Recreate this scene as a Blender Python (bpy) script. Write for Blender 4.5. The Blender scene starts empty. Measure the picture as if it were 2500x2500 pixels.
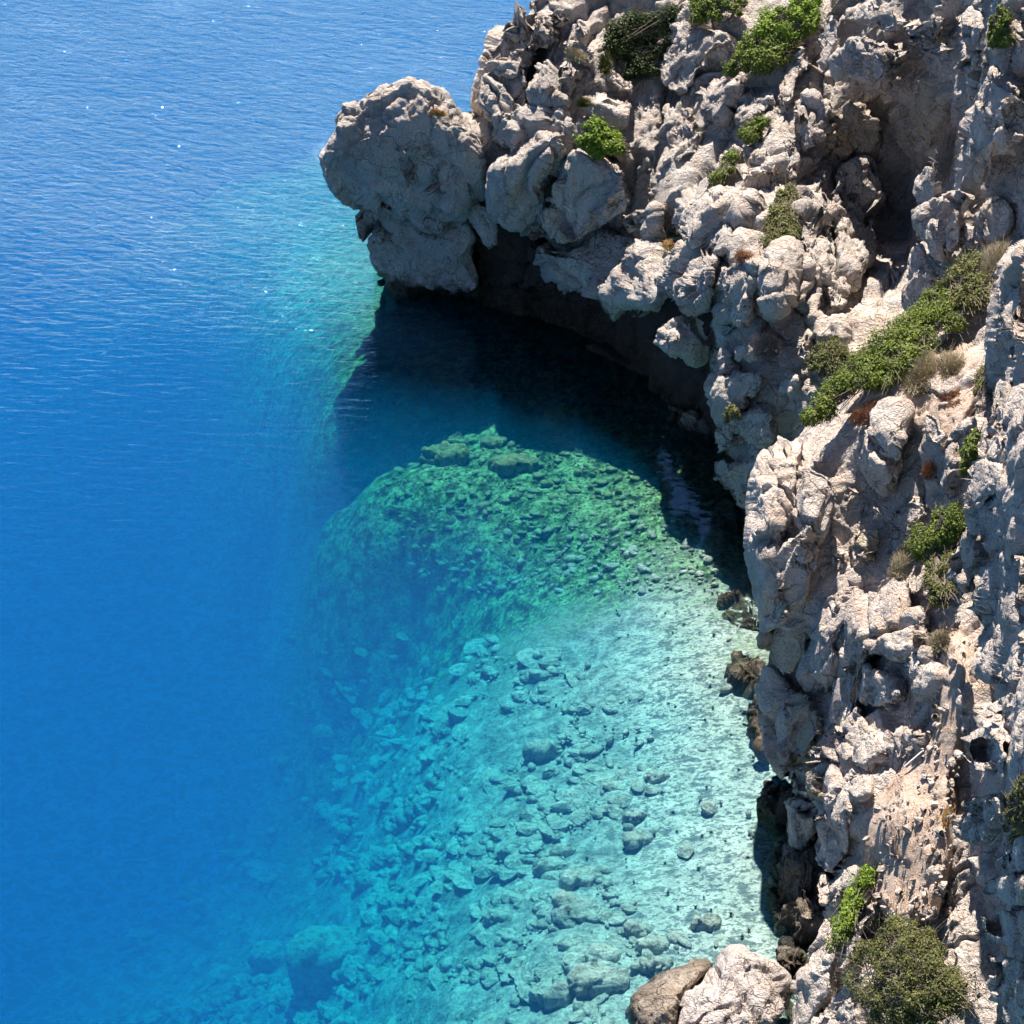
import bpy, math, random
import numpy as np
from mathutils import Vector

rng = np.random.default_rng(7)
random.seed(7)
S = bpy.context.scene
COL = S.collection

# ------------------------------------------------------------------ camera
H = 38.0
PITCH = math.radians(31.0)
TANH = math.tan(math.radians(16.0))
cd = bpy.data.cameras.new('camera')
cam = bpy.data.objects.new('camera', cd)
COL.objects.link(cam)
cam.location = (0, 0, H)
cam.rotation_euler = (math.radians(90) - PITCH, 0, 0)
cd.sensor_fit = 'HORIZONTAL'
cd.angle = math.radians(32.0)
cd.clip_start = 0.5
cd.clip_end = 20000
S.camera = cam

# ------------------------------------------------------------------ sky + sun
SUN_EL, SUN_AZ = math.radians(65), math.radians(-6)
W = bpy.data.worlds.new('World')
S.world = W
W.use_nodes = True
wn = W.node_tree
bg = wn.nodes['Background']
sky = wn.nodes.new('ShaderNodeTexSky')
sky.sky_type = 'NISHITA'
sky.sun_disc = False
sky.sun_elevation = SUN_EL
sky.sun_rotation = SUN_AZ
sky.altitude = 900
sky.air_density = 0.85
sky.dust_density = 0.0
sky.ozone_density = 8.0
wn.links.new(sky.outputs[0], bg.inputs[0])
bg.inputs[1].default_value = 0.05
sl = bpy.data.lights.new('sun', 'SUN')
sl.energy = 5.0
sl.angle = math.radians(0.53)
sl.color = (1.0, 0.95, 0.88)
sun = bpy.data.objects.new('sun', sl)
COL.objects.link(sun)
SUNV = Vector((math.sin(SUN_AZ) * math.cos(SUN_EL), math.cos(SUN_AZ) * math.cos(SUN_EL), math.sin(SUN_EL)))
sun.rotation_euler = (-SUNV).to_track_quat('-Z', 'Y').to_euler()
sun.location = (20, 60, 80)

# ------------------------------------------------------------------ exposure / render
S.view_settings.view_transform = 'Standard'
S.view_settings.look = 'None'
S.view_settings.gamma = 1
S.view_settings.exposure = 1.3
S.view_settings.use_curve_mapping = False
S.render.engine = 'CYCLES'
cy = S.cycles
cy.use_denoising = True
cy.max_bounces = 8
cy.diffuse_bounces = 2
cy.glossy_bounces = 2
cy.transmission_bounces = 2
cy.volume_bounces = 1
cy.transparent_max_bounces = 12
cy.caustics_reflective = False
cy.caustics_refractive = False
cy.sample_clamp_indirect = 4
cy.use_adaptive_sampling = True
cy.adaptive_threshold = 0.03
cy.adaptive_min_samples = 24

# ------------------------------------------------------------------ pixel <-> world (2500 px photograph)
SP, CP = math.sin(PITCH), math.cos(PITCH)
CAMP = np.array([0, 0, H])


def rays(px, py):
    px = np.asarray(px, float); py = np.asarray(py, float)
    xn = (px - 1250) / 1250 * TANH
    yn = (1250 - py) / 1250 * TANH
    return np.stack([xn, CP + yn * SP, -SP + yn * CP], -1)


def at_Y(px, py, Y):
    r = rays(px, py)
    return CAMP + r * (np.asarray(Y, float) / r[..., 1])[..., None]


def at_z(px, py, z):
    r = rays(px, py)
    return CAMP + r * ((np.asarray(z, float) - H) / r[..., 2])[..., None]


def to_px(P):
    v = np.asarray(P, float) - CAMP
    d = v[..., 1] * CP - v[..., 2] * SP
    u = v[..., 1] * SP + v[..., 2] * CP
    return 1250 + v[..., 0] / d / TANH * 1250, 1250 - u / d / TANH * 1250


# ------------------------------------------------------------------ numpy noise
GT = rng.normal(size=(1024, 3)); GT /= np.linalg.norm(GT, axis=1)[:, None]
GT = GT.astype(np.float32)
RT = rng.random((4096, 3)).astype(np.float32)
RT2 = (rng.random((4096, 4)).astype(np.float32) * 2 - 1)


def hsh(i, j, k):
    h = (i.astype(np.int64) * 73856093) ^ (j.astype(np.int64) * 19349663) ^ (k.astype(np.int64) * 83492791)
    h = (h ^ (h >> 13)) * 1274126177
    return (h ^ (h >> 16)) & 0x7fffffff


def gnoise(P):
    P = np.asarray(P, np.float32)
    i0 = np.floor(P).astype(np.int64)
    f = P - i0
    w = f * f * f * (f * (f * 6 - 15) + 10)
    out = np.zeros(len(P), np.float32)
    for dx in (0, 1):
        for dy in (0, 1):
            for dz in (0, 1):
                g = GT[hsh(i0[:, 0] + dx, i0[:, 1] + dy, i0[:, 2] + dz) & 1023]
                dot = g[:, 0] * (f[:, 0] - dx) + g[:, 1] * (f[:, 1] - dy) + g[:, 2] * (f[:, 2] - dz)
                wx = w[:, 0] if dx else 1 - w[:, 0]
                wy = w[:, 1] if dy else 1 - w[:, 1]
                wz = w[:, 2] if dz else 1 - w[:, 2]
                out += dot * wx * wy * wz
    return out * 1.6


def fbm(P, octs=4, gain=0.5, ridged=False):
    a, out = 1.0, 0
    Q = np.asarray(P, np.float32)
    for o in range(octs):
        n = gnoise(Q + o * 17.3)
        out = out + a * ((0.35 - np.abs(n)) if ridged else n)
        Q = Q * 2.03
        a *= gain
    return out


def worley(P):
    """F1, F2, random 4-vector of the nearest cell and the offset from its feature point"""
    P = np.asarray(P, np.float32)
    n = len(P)
    F1 = np.empty(n, np.float32); F2 = np.empty(n, np.float32)
    ID = np.empty(n, np.int64); OFF = np.empty((n, 3), np.float32)
    for a in range(0, n, 40000):
        p = P[a:a + 40000]
        i0 = np.floor(p).astype(np.int64)
        b1 = np.full(len(p), 9e9, np.float32); b2 = b1.copy()
        bid = np.zeros(len(p), np.int64); bo = np.zeros((len(p), 3), np.float32)
        for dx in (-1, 0, 1):
            for dy in (-1, 0, 1):
                for dz in (-1, 0, 1):
                    c0 = i0[:, 0] + dx; c1 = i0[:, 1] + dy; c2 = i0[:, 2] + dz
                    h = hsh(c0, c1, c2) & 4095
                    r = RT[h]
                    o = np.stack([p[:, 0] - c0 - r[:, 0], p[:, 1] - c1 - r[:, 1], p[:, 2] - c2 - r[:, 2]], 1)
                    d = (o * o).sum(1)
                    m = d < b1
                    b2 = np.where(m, b1, np.minimum(b2, d))
                    b1 = np.where(m, d, b1)
                    bid = np.where(m, h, bid)
                    bo[m] = o[m]
        F1[a:a + 40000] = np.sqrt(b1); F2[a:a + 40000] = np.sqrt(b2)
        ID[a:a + 40000] = bid; OFF[a:a + 40000] = bo
    return F1, F2, RT2[ID], OFF


def rock_disp(P, s=1.0, strong=1.0):
    """signed offset along the normal for weathered, jointed limestone"""
    P = np.asarray(P, np.float32)
    Q = P.copy()
    for k in range(3):
        Q[:, k] += 0.42 * s * gnoise(P / (1.5 * s) + 31.7 * (k + 1)) + 0.10 * s * gnoise(P / (0.4 * s) + 11.7 * (k + 1))
    mask = np.clip(gnoise(P / (2.3 * s) + 5.1) * 1.4 + 0.55, 0.0, 1)
    A = np.array([1, 1, 0.58], np.float32)
    out = 0
    for cell, ch, tl, cr, cw in ((2.9, 0.17, 0.46, 0.36, 0.035), (1.15, 0.05, 0.26, 0.15, 0.04), (0.40, 0.010, 0.06, 0.03, 0.05)):
        F1, F2, R, O = worley(Q * A / (cell * s))
        e = F2 - F1
        inner = np.clip(e / 0.12, 0, 1)
        out = out + s * (ch * R[:, 3] + tl * (O * R[:, :3]).sum(1)) * (0.35 + 0.65 * inner)
        out = out - s * cr * np.exp(-(e / cw) ** 2) * mask
    out = out + 0.08 * s * fbm(P / (1.7 * s), 3, 0.55)
    out = out + 0.042 * s * fbm(P / (0.62 * s) + 3.3, 5, 0.62, True)
    n = gnoise(P / (0.16 * s) + 9.1)
    out = out - 0.05 * s * np.clip(n - 0.10, 0, 1)
    return out * strong


# ------------------------------------------------------------------ mesh helpers
def mk_mesh(name, V, faces, smooth=True):
    me = bpy.data.meshes.new(name)
    V = np.asarray(V, np.float32)
    faces = np.asarray(faces, np.int32)
    k = faces.shape[1]
    me.vertices.add(len(V)); me.vertices.foreach_set('co', V.ravel())
    me.loops.add(faces.size); me.loops.foreach_set('vertex_index', faces.ravel())
    me.polygons.add(len(faces))
    me.polygons.foreach_set('loop_start', np.arange(0, faces.size, k, dtype=np.int32))
    me.polygons.foreach_set('loop_total', np.full(len(faces), k, np.int32))
    me.polygons.foreach_set('use_smooth', np.full(len(faces), smooth))
    me.update(calc_edges=True)
    return me


def link(name, me, mat=None, parent=None, **props):
    o = bpy.data.objects.new(name, me)
    COL.objects.link(o)
    if mat is not None and me is not None and not me.materials:
        me.materials.append(mat)
    if parent is not None:
        o.parent = parent
    for k, v in props.items():
        o[k] = v
    return o


def grid_faces(m, n):
    i = np.arange(m - 1)[:, None] * n + np.arange(n - 1)[None, :]
    return np.stack([i, i + 1, i + n + 1, i + n], -1).reshape(-1, 4)


def grid_normals(P):
    du = np.gradient(P, axis=0); dv = np.gradient(P, axis=1)
    n = np.cross(du, dv)
    return n / (np.linalg.norm(n, axis=-1, keepdims=True) + 1e-9)


def chaikin(poly, it=1):
    p = np.asarray(poly, float)
    for _ in range(it):
        q = np.roll(p, -1, 0)
        p = np.stack([0.8 * p + 0.2 * q, 0.2 * p + 0.8 * q], 1).reshape(-1, 2)
    return p


def centroid(p):
    q = np.roll(p, -1, 0)
    c = p[:, 0] * q[:, 1] - q[:, 0] * p[:, 1]
    A = c.sum() / 2
    return ((p + q) * c[:, None]).sum(0) / (6 * A)


def radial(poly, c, th):
    """distance from c to the outline in each direction th"""
    p = poly - c; q = np.roll(p, -1, 0)
    d = np.stack([np.cos(th), np.sin(th)], -1)
    e = q - p
    den = d[:, None, 0] * e[None, :, 1] - d[:, None, 1] * e[None, :, 0]
    den = np.where(np.abs(den) < 1e-9, 1e-9, den)
    t = (p[None, :, 0] * e[None, :, 1] - p[None, :, 1] * e[None, :, 0]) / den
    s = (p[None, :, 0] * d[:, None, 1] - p[None, :, 1] * d[:, None, 0]) / den
    ok = (s >= -1e-6) & (s <= 1 + 1e-6) & (t > 0)
    t = np.where(ok, t, -1)
    r = t.max(1)
    return np.where(r < 0, np.median(r), r)


def inside(poly, x, y):
    poly = np.asarray(poly, float)
    r = np.zeros(x.shape, bool)
    j = len(poly) - 1
    for i in range(len(poly)):
        xi, yi = poly[i]; xj, yj = poly[j]
        c = ((yi > y) != (yj > y)) & (x < (xj - xi) * (y - yi) / (yj - yi + 1e-12) + xi)
        r ^= c
        j = i
    return r


def edge_dist(poly, x, y):
    poly = np.asarray(poly, float)
    d = np.full(x.shape, 1e9)
    for i in range(len(poly)):
        a = poly[i]; b = poly[(i + 1) % len(poly)]
        e = b - a
        t = np.clip(((x - a[0]) * e[0] + (y - a[1]) * e[1]) / (e @ e), 0, 1)
        d = np.minimum(d, np.hypot(x - a[0] - t * e[0], y - a[1] - t * e[1]))
    return d


class TPS:
    """thin-plate surface through control points"""
    def __init__(self, pts, lam=0.02, sc=500.0):
        p = np.asarray(pts, float)
        self.s = sc
        X = p[:, :2] / sc; z = p[:, 2]
        n = len(X)
        K = self.u(np.linalg.norm(X[:, None] - X[None], axis=2)) + lam * np.eye(n)
        Pm = np.c_[np.ones(n), X]
        A = np.block([[K, Pm], [Pm.T, np.zeros((3, 3))]])
        self.w = np.linalg.lstsq(A, np.r_[z, 0, 0, 0], rcond=None)[0]
        self.X = X

    @staticmethod
    def u(r):
        return np.where(r > 1e-9, r * r * np.log(r + 1e-12), 0)

    def __call__(self, x, y):
        sh = np.shape(x)
        q = np.stack([np.ravel(x), np.ravel(y)], 1) / self.s
        out = np.empty(len(q))
        n = len(self.X)
        for a in range(0, len(q), 20000):
            b = q[a:a + 20000]
            out[a:a + 20000] = self.u(np.linalg.norm(b[:, None] - self.X[None], axis=2)) @ self.w[:n] + self.w[n] + b @ self.w[n + 1:]
        return out.reshape(sh)


# ------------------------------------------------------------------ materials
def nt(name):
    m = bpy.data.materials.new(name)
    m.use_nodes = True
    t = m.node_tree
    t.nodes.clear()
    out = t.nodes.new('ShaderNodeOutputMaterial')
    return m, t, out


class NB:
    """small node-building helper"""
    def __init__(self, t):
        self.t = t
        self.geo = t.nodes.new('ShaderNodeNewGeometry')
        self.pos = self.geo.outputs['Position']

    def n(self, typ, **kw):
        nd = self.t.nodes.new(typ)
        for k, v in kw.items():
            setattr(nd, k, v)
        return nd

    def L(self, a, b):
        self.t.links.new(a, b)

    def val(self, sock, v):
        if hasattr(v, 'is_output'):
            self.L(v, sock)
        else:
            sock.default_value = v

    def noise(self, scale, detail=4, rough=0.55, vec=None, dist=0.0):
        nd = self.n('ShaderNodeTexNoise')
        self.L(vec or self.pos, nd.inputs['Vector'])
        nd.inputs['Scale'].default_value = scale
        nd.inputs['Detail'].default_value = detail
        nd.inputs['Roughness'].default_value = rough
        nd.inputs['Distortion'].default_value = dist
        return nd.outputs['Fac']

    def voro(self, scale, feature='F1', vec=None, out='Distance'):
        nd = self.n('ShaderNodeTexVoronoi', feature=feature)
        self.L(vec or self.pos, nd.inputs['Vector'])
        nd.inputs['Scale'].default_value = scale
        return nd.outputs[out]

    def ramp(self, fac, lo, hi, a=0.0, b=1.0):
        nd = self.n('ShaderNodeMapRange')
        self.L(fac, nd.inputs[0])
        for i, v in enumerate((lo, hi, a, b)):
            nd.inputs[1 + i].default_value = v
        return nd.outputs[0]

    def math(self, op, a, b=0.0, c=None):
        nd = self.n('ShaderNodeMath', operation=op)
        self.val(nd.inputs[0], a); self.val(nd.inputs[1], b)
        if c is not None:
            self.val(nd.inputs[2], c)
        return nd.outputs[0]

    def mix(self, f, a, b, blend='MIX'):
        nd = self.n('ShaderNodeMix', data_type='RGBA', blend_type=blend)
        self.val(nd.inputs[0], f)
        for s, v in ((nd.inputs[6], a), (nd.inputs[7], b)):
            if hasattr(v, 'is_output'):
                self.L(v, s)
            else:
                s.default_value = (*v, 1)
        return nd.outputs[2]

    def sep(self, v):
        nd = self.n('ShaderNodeSeparateXYZ'); self.L(v, nd.inputs[0]); return nd.outputs

    def mapping(self, rotz=0.0, scale=(1, 1, 1), vec=None):
        nd = self.n('ShaderNodeMapping', vector_type='TEXTURE')
        scale = tuple(1 / c for c in scale)
        self.L(vec or self.pos, nd.inputs[0])
        nd.inputs['Rotation'].default_value = (0, 0, rotz)
        nd.inputs['Scale'].default_value = scale
        return nd.outputs[0]

    def bump(self, h, dist, strength=1.0, normal=None):
        nd = self.n('ShaderNodeBump')
        self.L(h, nd.inputs['Height'])
        nd.inputs['Distance'].default_value = dist
        nd.inputs['Strength'].default_value = strength
        if normal is not None:
            self.L(normal, nd.inputs['Normal'])
        return nd.outputs[0]

    def bsdf(self, col, rough, normal=None, spec=0.3):
        nd = self.n('ShaderNodeBsdfPrincipled')
        self.val(nd.inputs['Base Color'], col if hasattr(col, 'is_output') else (*col, 1))
        self.val(nd.inputs['Roughness'], rough)
        nd.inputs['Specular IOR Level'].default_value = spec
        if normal is not None:
            self.L(normal, nd.inputs['Normal'])
        return nd


def limestone(name, light=(0.65, 0.565, 0.49), grey=(0.43, 0.39, 0.36), warm=(0.48, 0.345, 0.245), soil=0.6, stain=0.25, tide=True, wet=1.0, tz0=0.55, tz1=1.5):
    m, t, out = nt(name)
    b = NB(t)
    z = b.sep(b.pos)[2]
    nz = b.sep(b.geo.outputs['Normal'])[2]
    big = b.noise(0.30, 5, 0.6)
    med = b.noise(1.9, 6, 0.65)
    fine = b.noise(11.0, 6, 0.7)
    col = b.mix(b.ramp(big, 0.38, 0.62), light, grey)
    col = b.mix(b.math('MULTIPLY', b.ramp(med, 0.47, 0.68), 0.55), col, tuple(0.7 * c for c in grey))
    # warm iron stains
    st = b.math('MULTIPLY', b.ramp(b.noise(0.55, 5, 0.6, b.mapping(0, (1, 1, 0.45))), 0.56, 0.70), stain * 2)
    col = b.mix(b.math('MINIMUM', st, 0.85), col, warm)
    # pinkish soil and dust lying on upward faces
    so = b.math('MULTIPLY', b.ramp(nz, 0.35, 0.85), b.ramp(b.noise(1.1, 5, 0.65), 0.42, 0.62))
    col = b.mix(b.math('MULTIPLY', so, soil), col, (0.44, 0.29, 0.21))
    # black lichen specks and streaks
    sp = b.ramp(b.noise(5.5, 7, 0.75, b.mapping(0, (1.0, 1.0, 0.35))), 0.60, 0.72)
    col = b.mix(b.math('MULTIPLY', sp, 0.42), col, (0.08, 0.075, 0.075))
    strk = b.ramp(b.noise(1.3, 5, 0.7, b.mapping(0, (1.6, 1.6, 0.16))), 0.57, 0.70)
    col = b.mix(b.math('MULTIPLY', strk, 0.45), col, (0.13, 0.11, 0.10))
    och = b.ramp(b.noise(0.8, 6, 0.7), 0.56, 0.68)
    col = b.mix(b.math('MULTIPLY', och, 0.7), col, warm)
    col = b.mix(b.ramp(fine, 0.35, 0.7, 0.0, 0.35), col, tuple(min(1, 1.25 * c) for c in light))
    # cracks
    wv = b.n('ShaderNodeVectorMath', operation='ADD')
    nv = b.n('ShaderNodeTexNoise'); b.L(b.pos, nv.inputs['Vector']); nv.inputs['Scale'].default_value = 1.3; nv.inputs['Detail'].default_value = 4
    b.L(b.pos, wv.inputs[0]); b.L(nv.outputs['Color'], wv.inputs[1])
    cr = b.voro(0.9, 'DISTANCE_TO_EDGE', wv.outputs[0])
    crm = b.math('MULTIPLY', b.ramp(cr, 0.0, 0.022, 1, 0), b.ramp(b.noise(0.8, 2), 0.44, 0.58))
    cr2 = b.voro(2.6, 'DISTANCE_TO_EDGE', wv.outputs[0])
    crm2 = b.math('MULTIPLY', b.ramp(cr2, 0.0, 0.03, 1, 0), b.ramp(b.noise(1.3, 2), 0.5, 0.62))
    crk = b.math('MAXIMUM', crm, b.math('MULTIPLY', crm2, 0.7))
    rough = 0.92
    if tide:
        # dark wet algae band of the tidal zone
        zz = b.math('ADD', z, b.ramp(b.noise(0.9, 4), 0.2, 0.8, -0.9, 0.9))
        tz = b.ramp(zz, tz0, tz1, wet, 0.0)
        alg = b.mix(b.ramp(b.noise(2.2, 5, 0.7), 0.4, 0.6), (0.018, 0.015, 0.011), (0.075, 0.055, 0.032))
        col = b.mix(tz, col, alg)
        uw = b.ramp(zz, -0.9, -0.1, 1, 0)
        algu = b.mix(b.ramp(b.noise(1.7, 5, 0.7), 0.4, 0.62), (0.07, 0.075, 0.03), (0.33, 0.32, 0.2))
        col = b.mix(uw, col, algu)
        rough = b.ramp(tz, 0, 1, 0.92, 0.5)
    bh = b.math('ADD', b.math('MULTIPLY', med, 0.45), b.math('MULTIPLY', fine, 0.16))
    bh = b.math('ADD', bh, b.math('MULTIPLY', b.noise(34, 4, 0.7), 0.07))
    rdg = b.math('ABSOLUTE', b.math('SUBTRACT', b.noise(4.3, 5, 0.6), 0.5))
    bh = b.math('ADD', bh, b.math('MULTIPLY', b.ramp(rdg, 0.0, 0.12), 0.16))
    pit = b.voro(7.0, 'F1', wv.outputs[0])
    bh = b.math('ADD', bh, b.math('MULTIPLY', b.ramp(pit, 0.0, 0.4), 0.1))
    bh = b.math('SUBTRACT', bh, b.math('MULTIPLY', crk, 0.3))
    nrm = b.bump(bh, 0.30, 1.0)
    col = b.mix(b.math('MULTIPLY', crk, 0.45), col, (0.10, 0.08, 0.07))
    p = b.bsdf(col, rough, nrm, 0.25)
    b.L(p.outputs[0], out.inputs[0])
    return m


M_ROCK = limestone('limestone')
M_ROCKN = limestone('limestone_near', light=(0.69, 0.59, 0.505), grey=(0.47, 0.405, 0.365), warm=(0.50, 0.36, 0.25), soil=0.75, stain=0.42)
M_WET_SHADE = limestone('limestone_wet_shade', light=(0.10, 0.08, 0.068), grey=(0.05, 0.042, 0.038), warm=(0.08, 0.05, 0.035), soil=0.0, stain=0.3, wet=0.9)  # dark wet rock, with the shade of the hollows darkened into its colour
M_BOUL = limestone('limestone_boulder', light=(0.60, 0.52, 0.47), grey=(0.46, 0.40, 0.37), soil=0.2, stain=0.1, tz0=-0.3, tz1=0.35)
M_LEDGE = limestone('limestone_ledge', light=(0.40, 0.34, 0.27), grey=(0.10, 0.08, 0.06), warm=(0.22, 0.15, 0.07), soil=0.1, stain=0.6, tz0=-0.2, tz1=0.75)
M_BROWN = limestone('limestone_brown', light=(0.44, 0.37, 0.30), grey=(0.22, 0.17, 0.13), warm=(0.26, 0.17, 0.10), soil=0.0, stain=0.5, tz0=0.1, tz1=1.0, wet=0.85)
M_TAN = limestone('limestone_tan', light=(0.56, 0.46, 0.35), grey=(0.44, 0.36, 0.28), warm=(0.46, 0.30, 0.18), soil=0.1, stain=0.6)


def soil_mat():
    m, t, out = nt('dry_soil')
    b = NB(t)
    n1 = b.noise(0.9, 5, 0.6); n2 = b.noise(6, 6, 0.7); n3 = b.noise(26, 4, 0.7)
    col = b.mix(b.ramp(n1, 0.4, 0.62), (0.62, 0.48, 0.38), (0.54, 0.37, 0.26))
    col = b.mix(b.ramp(n2, 0.45, 0.7, 0, 0.7), col, (0.68, 0.56, 0.47))
    col = b.mix(b.ramp(n3, 0.58, 0.7, 0, 0.7), col, (0.12, 0.07, 0.045))
    h = b.math('ADD', b.math('MULTIPLY', n2, 0.3), b.math('MULTIPLY', n3, 0.15))
    p = b.bsdf(col, 0.95, b.bump(h, 0.4), 0.15)
    b.L(p.outputs[0], out.inputs[0])
    return m


M_SOIL = soil_mat()


def leaf_mat(name, a, c, tr=0.25, dry=False):
    m, t, out = nt(name)
    b = NB(t)
    n1 = b.noise(1.6, 3); n2 = b.noise(14, 2)
    col = b.mix(b.ramp(n1, 0.35, 0.65), a, c)
    col = b.mix(b.ramp(n2, 0.4, 0.7, 0, 0.55), col, tuple(min(1, 1.6 * k) for k in c))
    p = b.bsdf(col, 0.6, None, 0.25)
    tl = b.n('ShaderNodeBsdfTranslucent')
    b.L(col, tl.inputs[0])
    mx = b.n('ShaderNodeMixShader')
    mx.inputs[0].default_value = tr
    b.L(p.outputs[0], mx.inputs[1]); b.L(tl.outputs[0], mx.inputs[2])
    b.L(mx.outputs[0], out.inputs[0])
    return m


M_LEAF = leaf_mat('leaf_green', (0.07, 0.105, 0.014), (0.15, 0.19, 0.024))
M_LEAFB = leaf_mat('leaf_bright', (0.09, 0.16, 0.012), (0.20, 0.28, 0.025))
M_LEAFD = leaf_mat('leaf_olive', (0.07, 0.08, 0.02), (0.14, 0.14, 0.04))
M_LEAF_SHADE = leaf_mat('leaf_shade', (0.02, 0.032, 0.008), (0.045, 0.065, 0.014))  # leaf green darkened to carry the shade of the gully
M_DRY = leaf_mat('dry_twig', (0.30, 0.24, 0.15), (0.36, 0.30, 0.19), 0.15)
M_GREY = leaf_mat('grey_twig', (0.17, 0.14, 0.13), (0.25, 0.20, 0.17), 0.1)
M_RUST = leaf_mat('rust_twig', (0.20, 0.09, 0.05), (0.30, 0.15, 0.07), 0.15)
M_STRAW = leaf_mat('straw', (0.42, 0.25, 0.09), (0.50, 0.33, 0.14), 0.2)


def wood_mat():
    m, t, out = nt('branch_bark')
    b = NB(t)
    col = b.mix(b.noise(9, 4), (0.10, 0.075, 0.055), (0.2, 0.16, 0.125))
    b.L(b.bsdf(col, 0.9).outputs[0], out.inputs[0])
    return m


M_BARK = wood_mat()


def seabed_mat():
    m, t, out = nt('seabed')
    b = NB(t)
    x, y, z = b.sep(b.pos)
    n1 = b.noise(0.22, 4, 0.6); n2 = b.noise(1.6, 6, 0.7); n3 = b.noise(5.5, 5, 0.75)
    m1 = b.noise(7.5, 3, 0.6, b.mapping(-0.1, (0.7, 1, 1))); m2 = b.noise(2.3, 5, 0.7, b.mapping(-0.1, (0.65, 1, 1)))
    sand = b.mix(b.ramp(n2, 0.40, 0.62), (0.70, 0.68, 0.60), (0.50, 0.50, 0.45))
    sand = b.mix(b.ramp(m1, 0.53, 0.58, 0, 0.8), sand, (0.13, 0.15, 0.15))
    sand = b.mix(b.ramp(m2, 0.535, 0.575, 0, 0.8), sand, (0.12, 0.15, 0.16))
    stony = b.math('ADD', x, b.math('MULTIPLY', b.math('SUBTRACT', n1, 0.5), 9.0))
    stony = b.math('MULTIPLY', b.math('MULTIPLY', b.ramp(stony, 6.2, 2.2), b.ramp(y, 62, 70, 1, 0.2)), 0.75)
    ston = b.mix(b.ramp(n2, 0.38, 0.62), (0.50, 0.50, 0.43), (0.11, 0.125, 0.12))
    sand = b.mix(stony, sand, ston)
    # mossy ground inside the sheltered cove and along the foot of the cliff
    moss = b.mix(b.ramp(n2, 0.40, 0.60), (0.022, 0.045, 0.02), (0.37, 0.52, 0.24))
    moss = b.mix(b.ramp(n3, 0.49, 0.58, 0, 0.85), moss, (0.02, 0.03, 0.015))
    cove = b.math('ADD', y, b.math('MULTIPLY', b.math('SUBTRACT', n1, 0.5), 14.0))
    k = b.ramp(cove, 56.0, 61)
    k = b.math('MULTIPLY', k, b.math('MULTIPLY', b.ramp(y, 80, 92, 1, 0.35), b.ramp(b.math('ADD', x, b.math('MULTIPLY', n1, 4)), -10.5, -7.5)))
    sh = b.ramp(b.math('ADD', z, b.math('MULTIPLY', b.math('SUBTRACT', n2, 0.5), 1.4)), -0.55, 0.1)
    k = b.math('MAXIMUM', k, sh)
    col = b.mix(k, sand, moss)
    h = b.math('ADD', b.math('MULTIPLY', n2, 0.5), b.math('MULTIPLY', n3, 0.25))
    p = b.bsdf(col, 0.95, b.bump(h, 0.5), 0.05)
    b.L(p.outputs[0], out.inputs[0])
    return m


M_BED = seabed_mat()


def stone_mat():
    m, t, out = nt('seabed_stone')
    b = NB(t)
    y = b.sep(b.pos)[1]
    n1 = b.noise(0.9, 4); n2 = b.noise(4.5, 5, 0.7)
    col = b.mix(b.ramp(n1, 0.35, 0.65), (0.60, 0.575, 0.50), (0.42, 0.42, 0.36))
    k = b.ramp(y, 61, 67)
    col = b.mix(b.math('MULTIPLY', k, 0.85), col, (0.24, 0.28, 0.12))
    col = b.mix(b.ramp(n2, 0.5, 0.66, 0, 0.75), col, (0.07, 0.085, 0.06))
    p = b.bsdf(col, 0.95, b.bump(n2, 0.25), 0.05)
    b.L(p.outputs[0], out.inputs[0])
    return m


M_STONE = stone_mat()


def urchin_mat():
    m, t, out = nt('urchin')
    b = NB(t)
    col = b.mix(b.noise(20, 2), (0.012, 0.01, 0.012), (0.03, 0.022, 0.025))
    b.L(b.bsdf(col, 0.7).outputs[0], out.inputs[0])
    return m


M_URCH = urchin_mat()


def metal_mat():
    m, t, out = nt('weathered_timber')
    b = NB(t)
    col = b.mix(b.noise(12, 4), (0.42, 0.38, 0.33), (0.62, 0.58, 0.52))
    b.L(b.bsdf(col, 0.7).outputs[0], out.inputs[0])
    return m


M_FRAME = metal_mat()


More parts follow.
